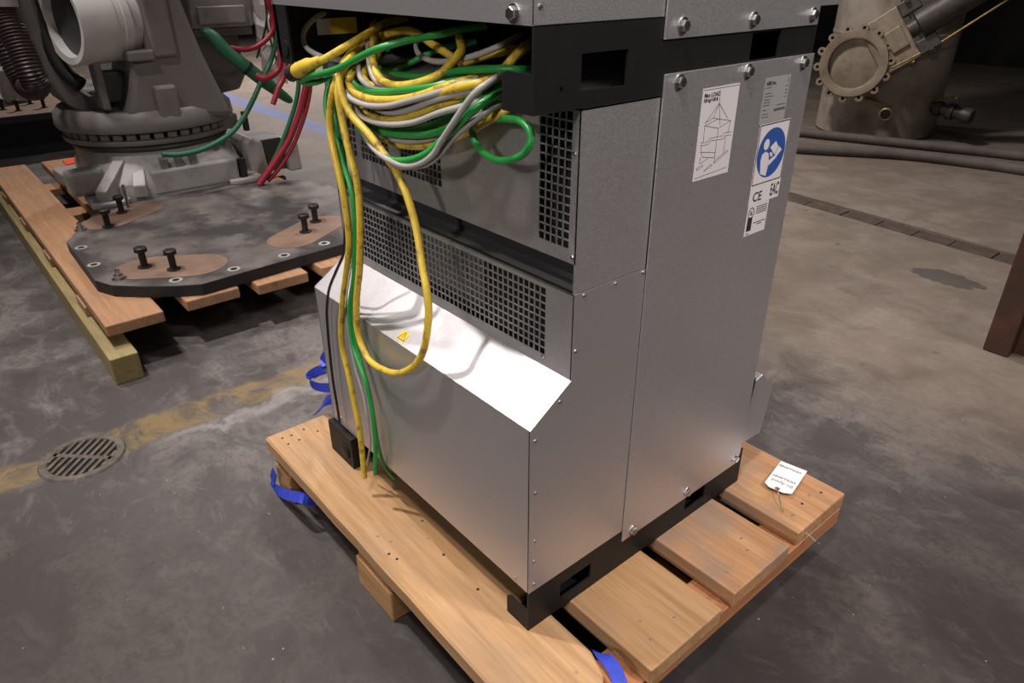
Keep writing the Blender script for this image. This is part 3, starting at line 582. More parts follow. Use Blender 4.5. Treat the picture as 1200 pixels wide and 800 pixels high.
# ------------------------------------------------------------------ cables
CABLES = [('Ya',[(-0.656,0.200,1.126),(-0.595,0.120,1.119),(-0.542,0.050,1.105),(-0.502,0.000,1.074),(-0.511,-0.012,1.035),(-0.520,-0.015,0.991),(-0.509,-0.018,0.948),(-0.494,-0.020,0.906),(-0.487,-0.020,0.868),(-0.486,-0.020,0.820),(-0.492,-0.020,0.777),(-0.522,-0.020,0.706),(-0.546,-0.020,0.653),(-0.572,-0.020,0.575),(-0.578,-0.020,0.522),(-0.561,-0.022,0.467),(-0.548,-0.024,0.409),(-0.536,-0.026,0.360),(-0.527,-0.030,0.298),(-0.522,-0.035,0.221)]),
('Yb',[(-0.609,0.200,1.126),(-0.571,0.130,1.123),(-0.528,0.060,1.111),(-0.497,0.010,1.084),(-0.488,-0.008,1.058),(-0.479,-0.010,1.005),(-0.463,-0.012,0.956),(-0.447,-0.012,0.905),(-0.447,-0.014,0.845),(-0.456,-0.016,0.786),(-0.467,-0.018,0.732),(-0.488,-0.020,0.664),(-0.494,-0.022,0.606),(-0.477,-0.024,0.569),(-0.439,-0.025,0.551),(-0.359,-0.026,0.566),(-0.294,-0.025,0.605),(-0.254,-0.022,0.656),(-0.237,-0.018,0.725),(-0.243,-0.014,0.772),(-0.256,-0.010,0.800),(-0.284,0.000,0.864),(-0.307,0.000,0.918),(-0.333,0.000,0.948),(-0.358,-0.002,0.968),(-0.403,-0.006,0.999),(-0.445,-0.010,1.022),(-0.465,-0.012,1.049),(-0.477,-0.008,1.077),(-0.482,0.010,1.099),(-0.515,0.060,1.115),(-0.557,0.140,1.126),(-0.580,0.220,1.126)]),
('Ga',[(-0.643,0.160,1.092),(-0.584,0.080,1.088),(-0.558,0.030,1.077),(-0.563,0.010,1.048),(-0.558,0.000,1.016),(-0.547,0.000,0.985),(-0.520,-0.004,0.959),(-0.499,-0.008,0.926),(-0.478,-0.010,0.892),(-0.470,-0.012,0.855),(-0.476,-0.012,0.813),(-0.496,-0.014,0.722),(-0.520,-0.016,0.660),(-0.531,-0.017,0.619),(-0.530,-0.019,0.561),(-0.512,-0.021,0.529),(-0.483,-0.024,0.491),(-0.469,-0.025,0.448),(-0.459,-0.028,0.401),(-0.461,-0.030,0.335),(-0.468,-0.034,0.262)]),
('Gb',[(-0.628,0.180,1.095),(-0.606,0.100,1.080),(-0.583,0.050,1.064),(-0.562,0.020,1.025),(-0.551,0.012,0.982),(-0.533,0.008,0.948),(-0.511,0.004,0.914),(-0.493,0.000,0.879),(-0.481,-0.004,0.842),(-0.485,-0.006,0.792),(-0.501,-0.010,0.702),(-0.524,-0.012,0.630),(-0.521,-0.015,0.554),(-0.498,-0.018,0.504),(-0.479,-0.020,0.458),(-0.473,-0.020,0.401),(-0.475,-0.016,0.332),(-0.481,-0.004,0.264),(-0.485,0.020,0.213)]),
('Wt',[(-0.578,0.100,1.060),(-0.510,0.020,1.031),(-0.503,0.004,0.976),(-0.490,-0.002,0.903),(-0.491,-0.006,0.824),(-0.518,-0.008,0.731),(-0.551,-0.010,0.648),(-0.559,-0.012,0.567),(-0.543,-0.014,0.493),(-0.516,-0.016,0.432),(-0.505,-0.018,0.361),(-0.515,-0.014,0.308),(-0.554,-0.010,0.224)]),
('Kc',[(-0.557,0.070,1.057),(-0.546,0.030,0.981),(-0.537,0.012,0.907),(-0.538,0.004,0.827),(-0.537,-0.006,0.769),(-0.546,-0.008,0.742),(-0.582,-0.010,0.698),(-0.621,-0.012,0.647),(-0.648,-0.012,0.590),(-0.658,-0.012,0.539),(-0.664,-0.012,0.489),(-0.670,-0.012,0.401),(-0.667,-0.012,0.333),(-0.671,-0.010,0.281)]),
('G1',[(-0.556,0.020,1.072),(-0.589,0.005,1.059),(-0.624,-0.004,1.054),(-0.612,-0.010,1.062),(-0.557,-0.012,1.075),(-0.478,-0.010,1.092),(-0.381,0.000,1.125),(-0.338,0.030,1.140),(-0.313,0.070,1.148),(-0.281,0.110,1.157),(-0.266,0.140,1.160)]),
('Yc',[(-0.545,-0.008,1.098),(-0.533,-0.004,1.102),(-0.515,0.012,1.114),(-0.494,0.035,1.130),(-0.495,0.070,1.144),(-0.529,0.120,1.153),(-0.590,0.200,1.154)]),
('G2',[(-0.595,0.160,1.099),(-0.571,0.090,1.088),(-0.504,0.030,1.082),(-0.476,0.012,1.075),(-0.456,0.008,1.067),(-0.428,0.006,1.063),(-0.368,0.006,1.066),(-0.298,0.010,1.077),(-0.249,0.016,1.085),(-0.225,0.030,1.092),(-0.207,0.060,1.100),(-0.222,0.120,1.103)]),
('G3',[(-0.411,0.030,1.049),(-0.332,0.020,1.068),(-0.266,0.024,1.078),(-0.215,0.035,1.090),(-0.187,0.060,1.100),(-0.202,0.120,1.103)]),
('Y1',[(-0.594,0.150,1.097),(-0.539,0.070,1.087),(-0.476,0.012,1.078),(-0.462,0.002,1.068),(-0.444,0.000,1.058),(-0.419,-0.000,1.054),(-0.379,0.000,1.054),(-0.319,0.002,1.061),(-0.278,0.008,1.069),(-0.235,0.018,1.083),(-0.198,0.030,1.095),(-0.187,0.060,1.102),(-0.214,0.130,1.106)]),
('Y2',[(-0.351,0.030,1.046),(-0.287,0.018,1.061),(-0.238,0.012,1.075),(-0.193,0.010,1.087),(-0.152,0.014,1.098),(-0.131,0.030,1.104),(-0.174,0.100,1.105)]),
('W1',[(-0.611,0.140,1.084),(-0.536,0.060,1.075),(-0.485,0.010,1.059),(-0.462,-0.002,1.051),(-0.436,-0.006,1.046),(-0.392,-0.006,1.044),(-0.334,-0.004,1.051),(-0.270,0.000,1.067),(-0.215,0.006,1.082),(-0.171,0.016,1.097),(-0.161,0.040,1.102),(-0.202,0.120,1.103)]),
('W2',[(-0.476,0.030,1.035),(-0.404,0.016,1.034),(-0.346,0.010,1.037),(-0.289,0.008,1.050),(-0.228,0.008,1.070),(-0.169,0.014,1.087),(-0.145,0.030,1.094),(-0.178,0.100,1.095)]),
('Y3',[(-0.534,0.040,1.034),(-0.473,0.022,1.024),(-0.423,0.016,1.019),(-0.357,0.014,1.023),(-0.290,0.014,1.041),(-0.241,0.016,1.058),(-0.199,0.022,1.072),(-0.168,0.045,1.085),(-0.178,0.100,1.090)]),
('G4',[(-0.428,0.040,1.000),(-0.313,0.028,1.029),(-0.238,0.026,1.057),(-0.179,0.030,1.075),(-0.155,0.050,1.086),(-0.168,0.100,1.089)]),
('W3',[(-0.520,0.030,1.041),(-0.464,0.008,1.031),(-0.435,0.002,1.022),(-0.391,0.000,1.018),(-0.335,0.000,1.022),(-0.273,0.002,1.034),(-0.209,0.006,1.056),(-0.163,0.012,1.070),(-0.139,0.030,1.080),(-0.162,0.090,1.084)]),
('G5',[(-0.538,0.050,1.010),(-0.479,0.036,0.997),(-0.435,0.030,0.993),(-0.368,0.026,0.998),(-0.293,0.024,1.009),(-0.238,0.024,1.023),(-0.207,0.026,1.035),(-0.168,0.036,1.054),(-0.154,0.080,1.071)]),
('W4',[(-0.520,0.055,0.989),(-0.461,0.044,0.982),(-0.373,0.038,0.985),(-0.302,0.036,0.998),(-0.256,0.036,1.012),(-0.194,0.040,1.036),(-0.146,0.050,1.057),(-0.143,0.080,1.071)]),
('Y4',[(-0.541,0.060,0.993),(-0.488,0.056,0.977),(-0.424,0.050,0.972),(-0.358,0.046,0.978),(-0.296,0.044,0.990),(-0.231,0.042,1.011),(-0.170,0.042,1.038),(-0.132,0.046,1.057),(-0.117,0.060,1.069),(-0.151,0.110,1.076)]),
('G6',[(-0.431,0.050,0.995),(-0.321,0.040,1.013),(-0.243,0.036,1.036),(-0.183,0.040,1.058),(-0.149,0.060,1.074),(-0.159,0.100,1.081)]),
('W5',[(-0.498,0.030,1.032),(-0.456,0.010,1.004),(-0.419,0.000,0.986),(-0.383,-0.006,0.974),(-0.337,-0.010,0.968),(-0.289,-0.010,0.967),(-0.248,-0.008,0.978),(-0.213,-0.006,0.998),(-0.191,-0.006,1.020),(-0.162,-0.006,1.048),(-0.137,-0.004,1.073),(-0.113,0.000,1.096),(-0.107,0.020,1.108),(-0.138,0.070,1.113)]),
('G7',[(-0.518,0.030,1.022),(-0.475,0.014,1.004),(-0.443,0.006,0.991),(-0.404,0.000,0.977),(-0.366,-0.004,0.969),(-0.328,-0.006,0.968),(-0.274,-0.008,0.979),(-0.231,-0.006,0.996),(-0.204,0.000,1.016),(-0.177,0.004,1.035),(-0.148,0.006,1.057),(-0.127,0.010,1.073),(-0.120,0.030,1.085),(-0.144,0.080,1.089)]),
('W6',[(-0.394,0.000,0.972),(-0.339,-0.002,0.960),(-0.293,-0.002,0.963),(-0.242,0.000,0.977),(-0.209,0.004,0.998),(-0.183,0.008,1.023),(-0.149,0.014,1.048),(-0.121,0.030,1.070),(-0.132,0.070,1.075)]),
('Gs',[(-0.151,0.040,1.058),(-0.172,0.040,1.042),(-0.174,0.038,1.027),(-0.157,0.034,1.012),(-0.136,0.030,1.007),(-0.115,0.028,1.004),(-0.094,0.028,1.005),(-0.076,0.028,1.010),(-0.058,0.030,1.018),(-0.047,0.032,1.028),(-0.044,0.036,1.042),(-0.055,0.040,1.053),(-0.076,0.044,1.059),(-0.106,0.048,1.057),(-0.143,0.052,1.051),(-0.184,0.056,1.042)]),
('G8',[(-0.555,0.100,1.083),(-0.466,0.070,1.085),(-0.385,0.055,1.086),(-0.303,0.050,1.092),(-0.242,0.050,1.104),(-0.173,0.050,1.114),(-0.129,0.060,1.118),(-0.116,0.090,1.116),(-0.215,0.200,1.097)]),
('Y5',[(-0.609,0.140,1.144),(-0.472,0.060,1.128),(-0.435,0.035,1.100),(-0.398,0.024,1.081),(-0.346,0.020,1.077),(-0.286,0.024,1.087),(-0.254,0.040,1.101),(-0.248,0.060,1.117),(-0.251,0.080,1.133),(-0.311,0.120,1.142)]),
('Y6',[(-0.672,0.160,1.112),(-0.533,0.110,1.132),(-0.448,0.100,1.146),(-0.401,0.100,1.145),(-0.358,0.100,1.132),(-0.310,0.100,1.119),(-0.297,0.120,1.106)]),
('W7',[(-0.452,0.140,1.136),(-0.419,0.110,1.124),(-0.380,0.090,1.115),(-0.324,0.080,1.110),(-0.262,0.080,1.117),(-0.212,0.090,1.130),(-0.185,0.110,1.144),(-0.275,0.220,1.144)]),
('W8',[(-0.633,0.160,1.151),(-0.537,0.090,1.136),(-0.474,0.050,1.120),(-0.439,0.030,1.093),(-0.411,0.026,1.074),(-0.363,0.030,1.072),(-0.304,0.050,1.082)]),
('W9',[(-0.569,0.100,1.105),(-0.511,0.050,1.093),(-0.465,0.024,1.078),(-0.416,0.014,1.068),(-0.373,0.014,1.067),(-0.347,0.030,1.073)]),
('Y7',[(-0.309,0.120,1.105),(-0.232,0.120,1.125),(-0.196,0.140,1.133),(-0.299,0.260,1.122)]),
('Y8',[(-0.178,0.100,1.109),(-0.155,0.100,1.127),(-0.175,0.140,1.138),(-0.291,0.260,1.133)]),
('Y9',[(-0.523,0.120,1.138),(-0.507,0.080,1.097),(-0.492,0.050,1.084),(-0.460,0.030,1.071),(-0.414,0.022,1.065)]),
('G9',[(-0.515,0.080,1.054),(-0.489,0.120,1.081),(-0.437,0.160,1.111),(-0.367,0.200,1.129)]),
('Wl',[(-0.766,0.200,1.165),(-0.727,0.120,1.165),(-0.706,0.070,1.154),(-0.705,0.045,1.132),(-0.694,0.040,1.109),(-0.631,0.035,1.097),(-0.612,0.060,1.090),(-0.604,0.100,1.088)])]

KIND = {'Y': ('yellow_cable', 'cable_yellow', 0.0066), 'G': ('green_cable', 'cable_green', 0.0056), 'W': ('grey_cable', 'cable_grey', 0.0047)}
BUN = {
    'G1': 'green cable slanting across the dark opening in front of the bundle', 'G2': 'uppermost green loop lying on the front of the cable bundle',
    'G3': 'green strand just under the uppermost green loop', 'G4': 'green strand between the middle yellow loop and bright grey loop',
    'G5': 'thick-looking dark green loop low in the cable bundle', 'G6': 'green strand buried behind the low dark green loop',
    'G7': 'green loop sagging below the bundle beside the grey one', 'G8': 'green cable running level through the opening to the beam end plate',
    'G9': 'dark green cable deep inside the opening behind the yellow arch',
    'Y1': 'yellow loop directly below the uppermost green loop', 'Y2': 'yellow strand rising between two grey cables to the end plate',
    'Y3': 'yellow loop in the middle of the bundle', 'Y4': 'lowest yellow loop on the underside of the bundle',
    'Y5': 'yellow cable bent in a deep hook inside the opening', 'Y6': 'yellow cable arching high inside the dark opening',
    'Y7': 'yellow cable lying deep beside the inner grey curl', 'Y8': 'short visible yellow strand tucked behind the beam end plate', 'Y9': 'yellow strand dropping between the grey strands at the bundle bend',
    'W1': 'upper grey loop just below the yellow loop', 'W2': 'second grey loop under the upper grey loop', 'W3': 'bright grey loop across the middle of the bundle',
    'W4': 'grey loop tucked right above the lowest yellow loop', 'W5': 'light grey loop sagging lowest and rising diagonally over the bundle', 'W6': 'grey strand hidden behind the sagging green loop',
    'W7': 'grey cable curling inside the dark opening', 'W8': 'grey strand hanging beside the deep yellow hook', 'W9': 'short grey strand at the inner bend of the bundle'}
SPECIAL = {'Ya': ('Y', 0.0064, 'yellow cable hanging straight down to the pallet front board'),
           'Yb': ('Y', 0.0066, 'yellow cable hanging in a long loop over the sloped panel'),
           'Ga': ('G', 0.0050, 'bright green cable hanging down to the front board beside the yellow one'),
           'Gb': ('G', 0.0044, 'dark green cable end tucked under the cabinet front edge'),
           'Wt': ('W', 0.0026, 'thin grey cord hanging behind the yellow and green cables'),
           'Gs': ('G', 0.0052, 'green cable forming a small round loop beside the tall vent'),
           'Wl': ('W', 0.0052, 'grey cable curled around the yellow and white beam label')}
for k, pts in CABLES:
    sp_ = spline(pts, 6)
    if k == 'Kc':
        tag(MB().tube(sp_, 0.0032, 8).build('black_cord', 'cable_black', None, True), 'thin black cord hanging down the cabinet corner to the black foot', 'cable'); continue
    if k == 'Yc':
        con = thing('connector_cable', CONN[0], 'yellow cable ending in a round black and yellow plug', 'cable')
        MB().tube(sp_, 0.0066, 10).build('cord', 'cable_yellow', con, True)
        A, B = Vector(CONN[0]), Vector(CONN[3]); ax = (B - A).normalized(); L = (B - A).length
        MB().lathe([(0.0001, 0.022), (0.0125, 0.022), (0.0135, 0.030), (0.0135, L * 0.62), (0.010, L * 0.74), (0.0085, L * 0.95), (0.0066, L)], A, ax, 18).build('plug_body', 'cable_yellow', con, True)
        pr = MB().lathe([(0.0095, 0.004), (0.0145, 0.004), (0.0145, 0.022), (0.012, 0.023)], A, ax, 18).build('plug_collar', 'rubber_black', con, True)
        m = MB().lathe([(0.0001, 0.008), (0.0095, 0.008), (0.0095, 0.012), (0.0001, 0.012)], A, ax, 14)
        e1 = ax.orthogonal().normalized(); e2 = ax.cross(e1)
        for i in range(5): m.lathe([(0.0012, -0.002), (0.0012, 0.010)], A + (e1 * math.cos(i * 1.257) + e2 * math.sin(i * 1.257)) * 0.005, ax, 6)
        m.build('plug_pins', 'brass', con, True)
        continue
    if k in SPECIAL: c, r, lab = SPECIAL[k]; grp = None
    else: c, r, lab, grp = k[0], KIND[k[0]][2], BUN[k], {'Y': 'yellow', 'G': 'green', 'W': 'grey'}[k[0]] + ' cables in the bundle between the cabinets'
    tag(MB().tube(sp_, r, 10).build(KIND[c][0], KIND[c][1], None, True), lab, 'cable', grp)

# ------------------------------------------------------------------ straps and tag
def strap(name, pts, wd, label, k=5):
    P = spline([p for p, _ in pts], k); D = spline([d for _, d in pts], k)
    return tag(MB().ribbon(list(zip(P, D)), wd, 0.0016).build(name, 'strap_blue', None), label, 'strap')
strap('blue_strap', STRAP1, 0.026, 'blue webbing strap curling in loops beside the cabinet corner')
strap('blue_strap', STRAP2, 0.026, 'blue webbing strap wrapped under the end of the front deck board')
strap('blue_strap', STRAP3, 0.026, 'blue webbing strap coming up between front board and next plank')
tg = thing('paper_tag', (0.07, 0.74, PT), 'white paper tag with handwriting and a wire lying on the deck board', 'tag')
tq = [Vector((0.027, 0.798, 0)), Vector((0.089, 0.811, 0)), Vector((0.113, 0.700, 0)), Vector((0.098, 0.687, 0)), Vector((0.066, 0.680, 0)), Vector((0.051, 0.688, 0))]
def tz(v): return PT + 0.002 + 0.008 * (0.80 - v.y) / 0.12
MB().rings([[Vector((v.x, v.y, tz(v))) for v in tq], [Vector((v.x, v.y, tz(v) + 0.0008)) for v in tq]]).build('card', 'paper', tg)
tn = Vector((0, 0.0667, 1)).normalized()
tex = Vector((-0.062, -0.013, 0)).normalized(); tey = tn.cross(tex).normalized()
tex = tey.cross(tn).normalized()
def tp(x, y): return Vector((x, y, tz(Vector((x, y, 0))) + 0.0009))
text_mesh('print', 'HOLLAND', 0.0110, tp(0.084, 0.793), tex, tey, 'ink', tg, sx=1.02, bold=0.0002)
text_mesh('print', 'HOLLAND', 0.0110, tp(0.097, 0.745), tex, tey, 'ink', tg, sx=1.02, bold=0.0002)
text_mesh('handwriting', '01-Spod', 0.0165, tp(0.101, 0.727), tex, tey, 'ink', tg, sx=0.9)
MB().lathe([(0.0001, 0), (0.006, 0), (0.006, 0.0006), (0.0001, 0.0006)], tp(0.082, 0.690), tn, 14).build('eyelet', 'rust_pad', tg)
MB().tube(spline([tp(0.082, 0.690), (0.098, 0.670, PT + 0.012), (0.118, 0.648, PT + 0.004), (0.130, 0.637, PT + 0.003)], 5), 0.0008, 6).build('tie_wire', 'zinc', tg)

# ------------------------------------------------------------------ robot pallet
rp = thing('wooden_pallet', (-3.2, 0.4, 0), 'long brown plank pallet under the robot and its steel plate', 'pallet')
MB().box(-4.55, -1.742, -0.307, -0.218, 0.0, 0.098).build('skid', 'wood_green', rp, bevel=0.004)
MB().box(-4.55, -1.80, 0.98, 1.07, 0.0, 0.098).build('skid', 'wood_green', rp, bevel=0.004)
for xc in (-2.22, -2.86, -3.46, -4.06):
    MB().box(xc - 0.075, xc + 0.075, -0.285, 1.06, 0.099, 0.138).build('cross_board', 'wood_brown', rp, bevel=0.003)
for (y0, y1, x1) in ((-0.279, -0.091, -1.828), (-0.007, 0.188, -1.855), (0.247, 0.452, -1.826), (0.510, 0.705, -1.828), (0.77, 0.96, -1.83)):
    MB().box(-4.55, x1, y0, y1, 0.139, 0.180).build('deck_board', 'wood_brown', rp, bevel=0.005)

# ------------------------------------------------------------------ steel base plate
bp = thing('base_plate', (-2.5, 0.4, 0.18), 'thick dark steel base plate with rusty bolt pads lying on the robot pallet', 'steel plate')
pl = [(-2.69, -0.215), (-2.16, -0.225), (-2.07, -0.19), (-1.99, -0.111), (-1.908, -0.006), (-1.866, 0.064), (-1.909, 0.70), (-1.94, 0.83), (-2.02, 0.93), (-2.14, 1.0), (-2.30, 1.03),
      (-2.78, 1.03), (-2.95, 0.95), (-3.08, 0.80), (-3.12, 0.65), (-3.10, 0.05), (-3.00, -0.051), (-2.81, -0.154)]
m = MB().prism(pl, 0.1805, 0.2240, 'z'); m.build('plate_body', 'plate_edge', bp, bevel=0.002)
MB().prism([(x * 0.9985 - 2.5 * 0.0015, y * 0.998 + 0.4 * 0.002) for x, y in pl], 0.2242, 0.2250, 'z').build('plate_face', 'plate_steel', bp)
PZ = 0.2250
def stadium(c, d, hl, hw, n=12):
    d = Vector(d).normalized(); e = Vector((-d.y, d.x)); c = Vector(c); out = []
    for s_ in (1, -1):
        for i in range(n + 1):
            a = -PI / 2 + PI * i / n
            out.append(tuple(c + s_ * (d * (hl - hw + hw * math.cos(a)) + e * hw * math.sin(a))))
    return out
for c_, d_, hl, hw in (((-2.115, 0.035), (0.52, 0.85), 0.205, 0.115), ((-2.15, 0.615), (-0.50, 0.866), 0.215, 0.105), ((-2.915, 0.065), (-0.52, 0.85), 0.205, 0.105)):
    MB().prism(stadium(c_, d_, hl, hw), PZ, PZ + 0.0016, 'z').build('rusty_pad', 'rust_pad', bp)
stud = MB().lathe([(0.026, 0), (0.026, 0.004), (0.013, 0.0045), (0.013, 0.062), (0.0235, 0.063), (0.0235, 0.077), (0.020, 0.080), (0.0001, 0.080)], (0, 0, 0), n=12)
s0 = None
for x, y in ((-2.78, -0.031), (-2.96, 0.070), (-2.174, -0.046), (-2.074, 0.031), (-2.144, 0.602), (-2.243, 0.698)):
    if s0 is None: s0 = stud.build('bolt', 'bolt_dark', None, True); s0.location = (x, y, PZ + 0.0015); attach(s0, bp)
    else: copy_part(s0, bp, (x, y, PZ + 0.0015))
nut = MB().lathe([(0.026, 0), (0.026, 0.004), (0.017, 0.0045), (0.017, 0.018), (0.010, 0.019), (0.010, 0.036), (0.0001, 0.037)], (0, 0, 0), n=8)
n0 = None
for x, y in ((-2.809, -0.134), (-2.112, -0.152)):
    if n0 is None: n0 = nut.build('hex_nut', 'zinc', None); n0.location = (x, y, PZ); attach(n0, bp)
    else: copy_part(n0, bp, (x, y, PZ))
hr = MB().lathe([(0.0001, 0), (0.024, 0), (0.024, 0.0006), (0.0001, 0.0006)], (0, 0, 0), n=16)
hk = MB().lathe([(0.0001, 0), (0.013, 0), (0.013, 0.0010), (0.0001, 0.0010)], (0, 0, 0), n=12)
h0 = k0 = None
for x, y in ((-1.968, 0.004), (-1.934, 0.207), (-1.944, 0.414), (-1.965, 0.599), (-2.573, -0.183), (-2.332, -0.189)):
    if h0 is None:
        h0 = hr.build('hole_rim', 'bare_ring', None); h0.location = (x, y, PZ); attach(h0, bp)
        k0 = hk.build('hole', 'void_black', None); k0.location = (x, y, PZ); attach(k0, bp)
    else: copy_part(h0, bp, (x, y, PZ)); copy_part(k0, bp, (x, y, PZ))
MB().tube([(-3.02, 0.115, PZ), (-3.03, 0.118, PZ + 0.11)], 0.008, 8).build('threaded_rod', 'zinc', bp)

# ------------------------------------------------------------------ robot
AX, AY = -3.55, 0.42
rb_ = thing('industrial_robot', (AX, AY, 0.18), 'grey industrial robot with round turntable standing behind the steel plate', 'robot')
def sqr(hx, hy, z, p=4.0, n=40, cx=AX, cy=AY):
    out = []
    for i in range(n):
        a = 2 * PI * i / n; c, s_ = math.cos(a), math.sin(a)
        r = (abs(c / hx) ** p + abs(s_ / hy) ** p) ** (-1 / p); out.append(Vector((cx + r * c, cy + r * s_, z)))
    return out
MB().rings([sqr(0.43, 0.36, 0.205, 6), sqr(0.43, 0.36, 0.30, 6), sqr(0.40, 0.36, 0.36, 3.5), sqr(0.385, 0.37, 0.42, 2), sqr(0.385, 0.37, 0.432, 2)]).build('base_casting', 'robot_white', rb_, True)
for fx, fy in ((-3.17, 0.06), (-3.17, 0.72), (-3.93, 0.06), (-3.93, 0.72)):
    f = MB().prism([(fx - 0.12, fy - 0.075), (fx + 0.085, fy - 0.085), (fx + 0.105, fy - 0.05), (fx + 0.105, fy + 0.06), (fx + 0.07, fy + 0.09), (fx - 0.12, fy + 0.09)], 0.2255, 0.250, 'z')
    if fx < -3.5: f = MB().prism([(fx - 0.105, fy - 0.05), (fx - 0.085, fy - 0.085), (fx + 0.12, fy - 0.075), (fx + 0.12, fy + 0.09), (fx - 0.07, fy + 0.09), (fx - 0.105, fy + 0.06)], 0.1805, 0.245, 'z')
    f.build('foot', 'robot_white', rb_, bevel=0.006)
    MB().lathe([(0.0001, 0), (0.022, 0), (0.022, 0.0015), (0.0001, 0.0015)], (fx + 0.05, fy, 0.2495), n=16).build('foot_hole', 'void_black', rb_)
# ribs fanning out on the lit corner of the base
for (x0, y0, x1, y1) in ((-3.11, 0.03, -3.24, 0.17), (-3.10, 0.20, -3.22, 0.25), (-3.36, -0.05, -3.38, 0.13)):
    d = Vector((x1 - x0, y1 - y0, 0)); n = Vector((-d.y, d.x, 0)).normalized() * 0.030
    A, B = Vector((x0, y0, 0)), Vector((x1, y1, 0)); z0, z1 = Vector((0, 0, 0.24)), Vector((0, 0, 0.41))
    zm = Vector((0, 0, 0.30))
    vs = [A - n + z0, B - n + z0, B - n + z1, A - n + zm, A + n + z0, B + n + z0, B + n + z1, A + n + zm]
    MB().add(vs, [(0, 1, 2, 3), (4, 7, 6, 5), (0, 4, 5, 1), (1, 5, 6, 2), (2, 6, 7, 3), (3, 7, 4, 0)]).build('base_rib', 'robot_white', rb_, bevel=0.006)
MB().box(-3.36, -3.26, -0.07, 0.10, 0.25, 0.375).build('base_corner', 'robot_white', rb_, bevel=0.02)
MB().box(-3.30, -3.115, 0.27, 0.70, 0.232, 0.352).build('base_front', 'robot_white', rb_, bevel=0.012)
for y in (0.33, 0.40, 0.47): MB().box(-3.20, -3.125, y, y + 0.035, 0.345, 0.405).build('base_lug', 'robot_grey', rb_, bevel=0.006)
MB().lathe([(0.375, 0.430), (0.385, 0.445), (0.375, 0.470)], (AX, AY, 0), n=48).build('bearing_gap', 'robot_dark', rb_, True)
MB().lathe([(0.36, 0.466), (0.405, 0.468), (0.41, 0.476), (0.41, 0.492), (0.36, 0.494)], (AX, AY, 0), n=48).build('bearing_flange', 'robot_grey', rb_, True)
tooth = None
for i in range(40):
    a = 2 * PI * i / 40
    if tooth is None:
        tooth = MB().box(-0.016, 0.016, -0.022, 0.022, 0.0, 0.030).build('flange_bolt', 'robot_grey', None, bevel=0.004)
        tooth.location = (AX + 0.385 * math.cos(a), AY + 0.385 * math.sin(a), 0.493); tooth.rotation_euler = (0, 0, a); attach(tooth, rb_)
    else: copy_part(tooth, rb_, (AX + 0.385 * math.cos(a), AY + 0.385 * math.sin(a), 0.493), (0, 0, a))
MB().lathe([(0.34, 0.49), (0.37, 0.522), (0.425, 0.530), (0.432, 0.545), (0.425, 0.60), (0.40, 0.625), (0.0001, 0.63)], (AX, AY, 0), n=56).build('turntable', 'robot_grey', rb_, True)
fr = [(0.235, 0.60), (0.275, 0.70), (0.320, 0.85), (0.395, 0.875), (0.400, 1.0), (0.400, 1.45), (0.66, 1.45), (0.600, 1.10), (0.650, 0.874), (0.715, 0.66), (0.735, 0.59), (0.735, 0.55)]
MB().prism(fr, -3.85, -3.17, 'x').build('swing_frame', 'robot_grey', rb_, bevel=0.03)
MB().box(-3.19, -3.125, 0.378, 0.480, 0.582, 0.738).build('frame_boss', 'robot_grey', rb_, bevel=0.014)
MB().prism([(0.300, 0.850), (0.418, 0.850), (0.418, 0.90), (0.30, 0.895)], -3.30, -3.14, 'x').build('frame_ledge', 'robot_grey', rb_, bevel=0.010)
MB().box(-3.30, -3.150, 0.415, 0.525, 0.86, 1.45).build('frame_rib', 'robot_grey', rb_, bevel=0.012)
lf = [(-0.10, 1.45), (0.035, 1.45), (0.045, 1.0), (0.058, 0.87), (0.100, 0.74), (0.150, 0.68), (0.26, 0.66), (0.26, 0.57), (0.13, 0.57), (0.05, 0.655), (-0.01, 0.78), (-0.045, 0.95)]
MB().prism(lf, -3.80, -3.42, 'x').build('counter_frame', 'robot_grey', rb_, bevel=0.02)
DA = Vector((-0.25, 0.968, 0)); DC = Vector((-3.28, 0.10, 1.03)) - DA * 0.08
MB().lathe([(0.150, 0.165), (0.156, 0.075), (0.186, 0.070), (0.192, 0.085), (0.192, 0.230), (0.186, 0.233), (0.186, 0.262), (0.190, 0.266), (0.190, 0.300), (0.175, 0.304), (0.175, 0.36), (0.160, 0.365)], DC, DA, 48, cap=False).build('motor_drum', 'drum_lit_grey', rb_, True)
MB().lathe([(0.0001, 0.115), (0.155, 0.115), (0.155, 0.125), (0.0001, 0.125)], DC, DA, 40).build('drum_recess', 'robot_dark', rb_)
MB().tube(spline([(-3.45, 0.04, 1.42), (-3.46, 0.035, 1.1), (-3.44, 0.045, 0.92), (-3.40, 0.075, 0.80), (-3.36, 0.12, 0.745)], 6), 0.034, 14).build('cable_pack', 'rubber_black', rb_, True)
for i, y in enumerate((0.160, 0.315)): MB().box(-3.32, -3.22, y, y + 0.035, 0.64, 0.86).build('drum_bracket', 'robot_grey', rb_, bevel=0.008)
MB().box(-3.40, -3.30, 0.20, 0.30, 0.66, 0.80).build('drum_gearbox', 'robot_dark', rb_, bevel=0.01)
m = MB().box(-3.75, -3.42, 0.70, 1.03, 0.955, 1.35); m.build('motor_box', 'robot_white', rb_, bevel=0.012)
MB().box(-3.415, -3.40, 0.735, 0.985, 0.975, 1.06).build('motor_cover', 'robot_white', rb_, bevel=0.006)
MB().box(-3.74, -3.43, 0.71, 1.02, 0.915, 0.954).build('motor_flange', 'robot_grey', rb_, bevel=0.006)
MB().prism([(0.70, 0.60), (0.93, 0.63), (0.975, 0.70), (0.97, 0.914), (0.66, 0.914)], -3.78, -3.52, 'x').build('side_housing', 'robot_grey', rb_, bevel=0.012)
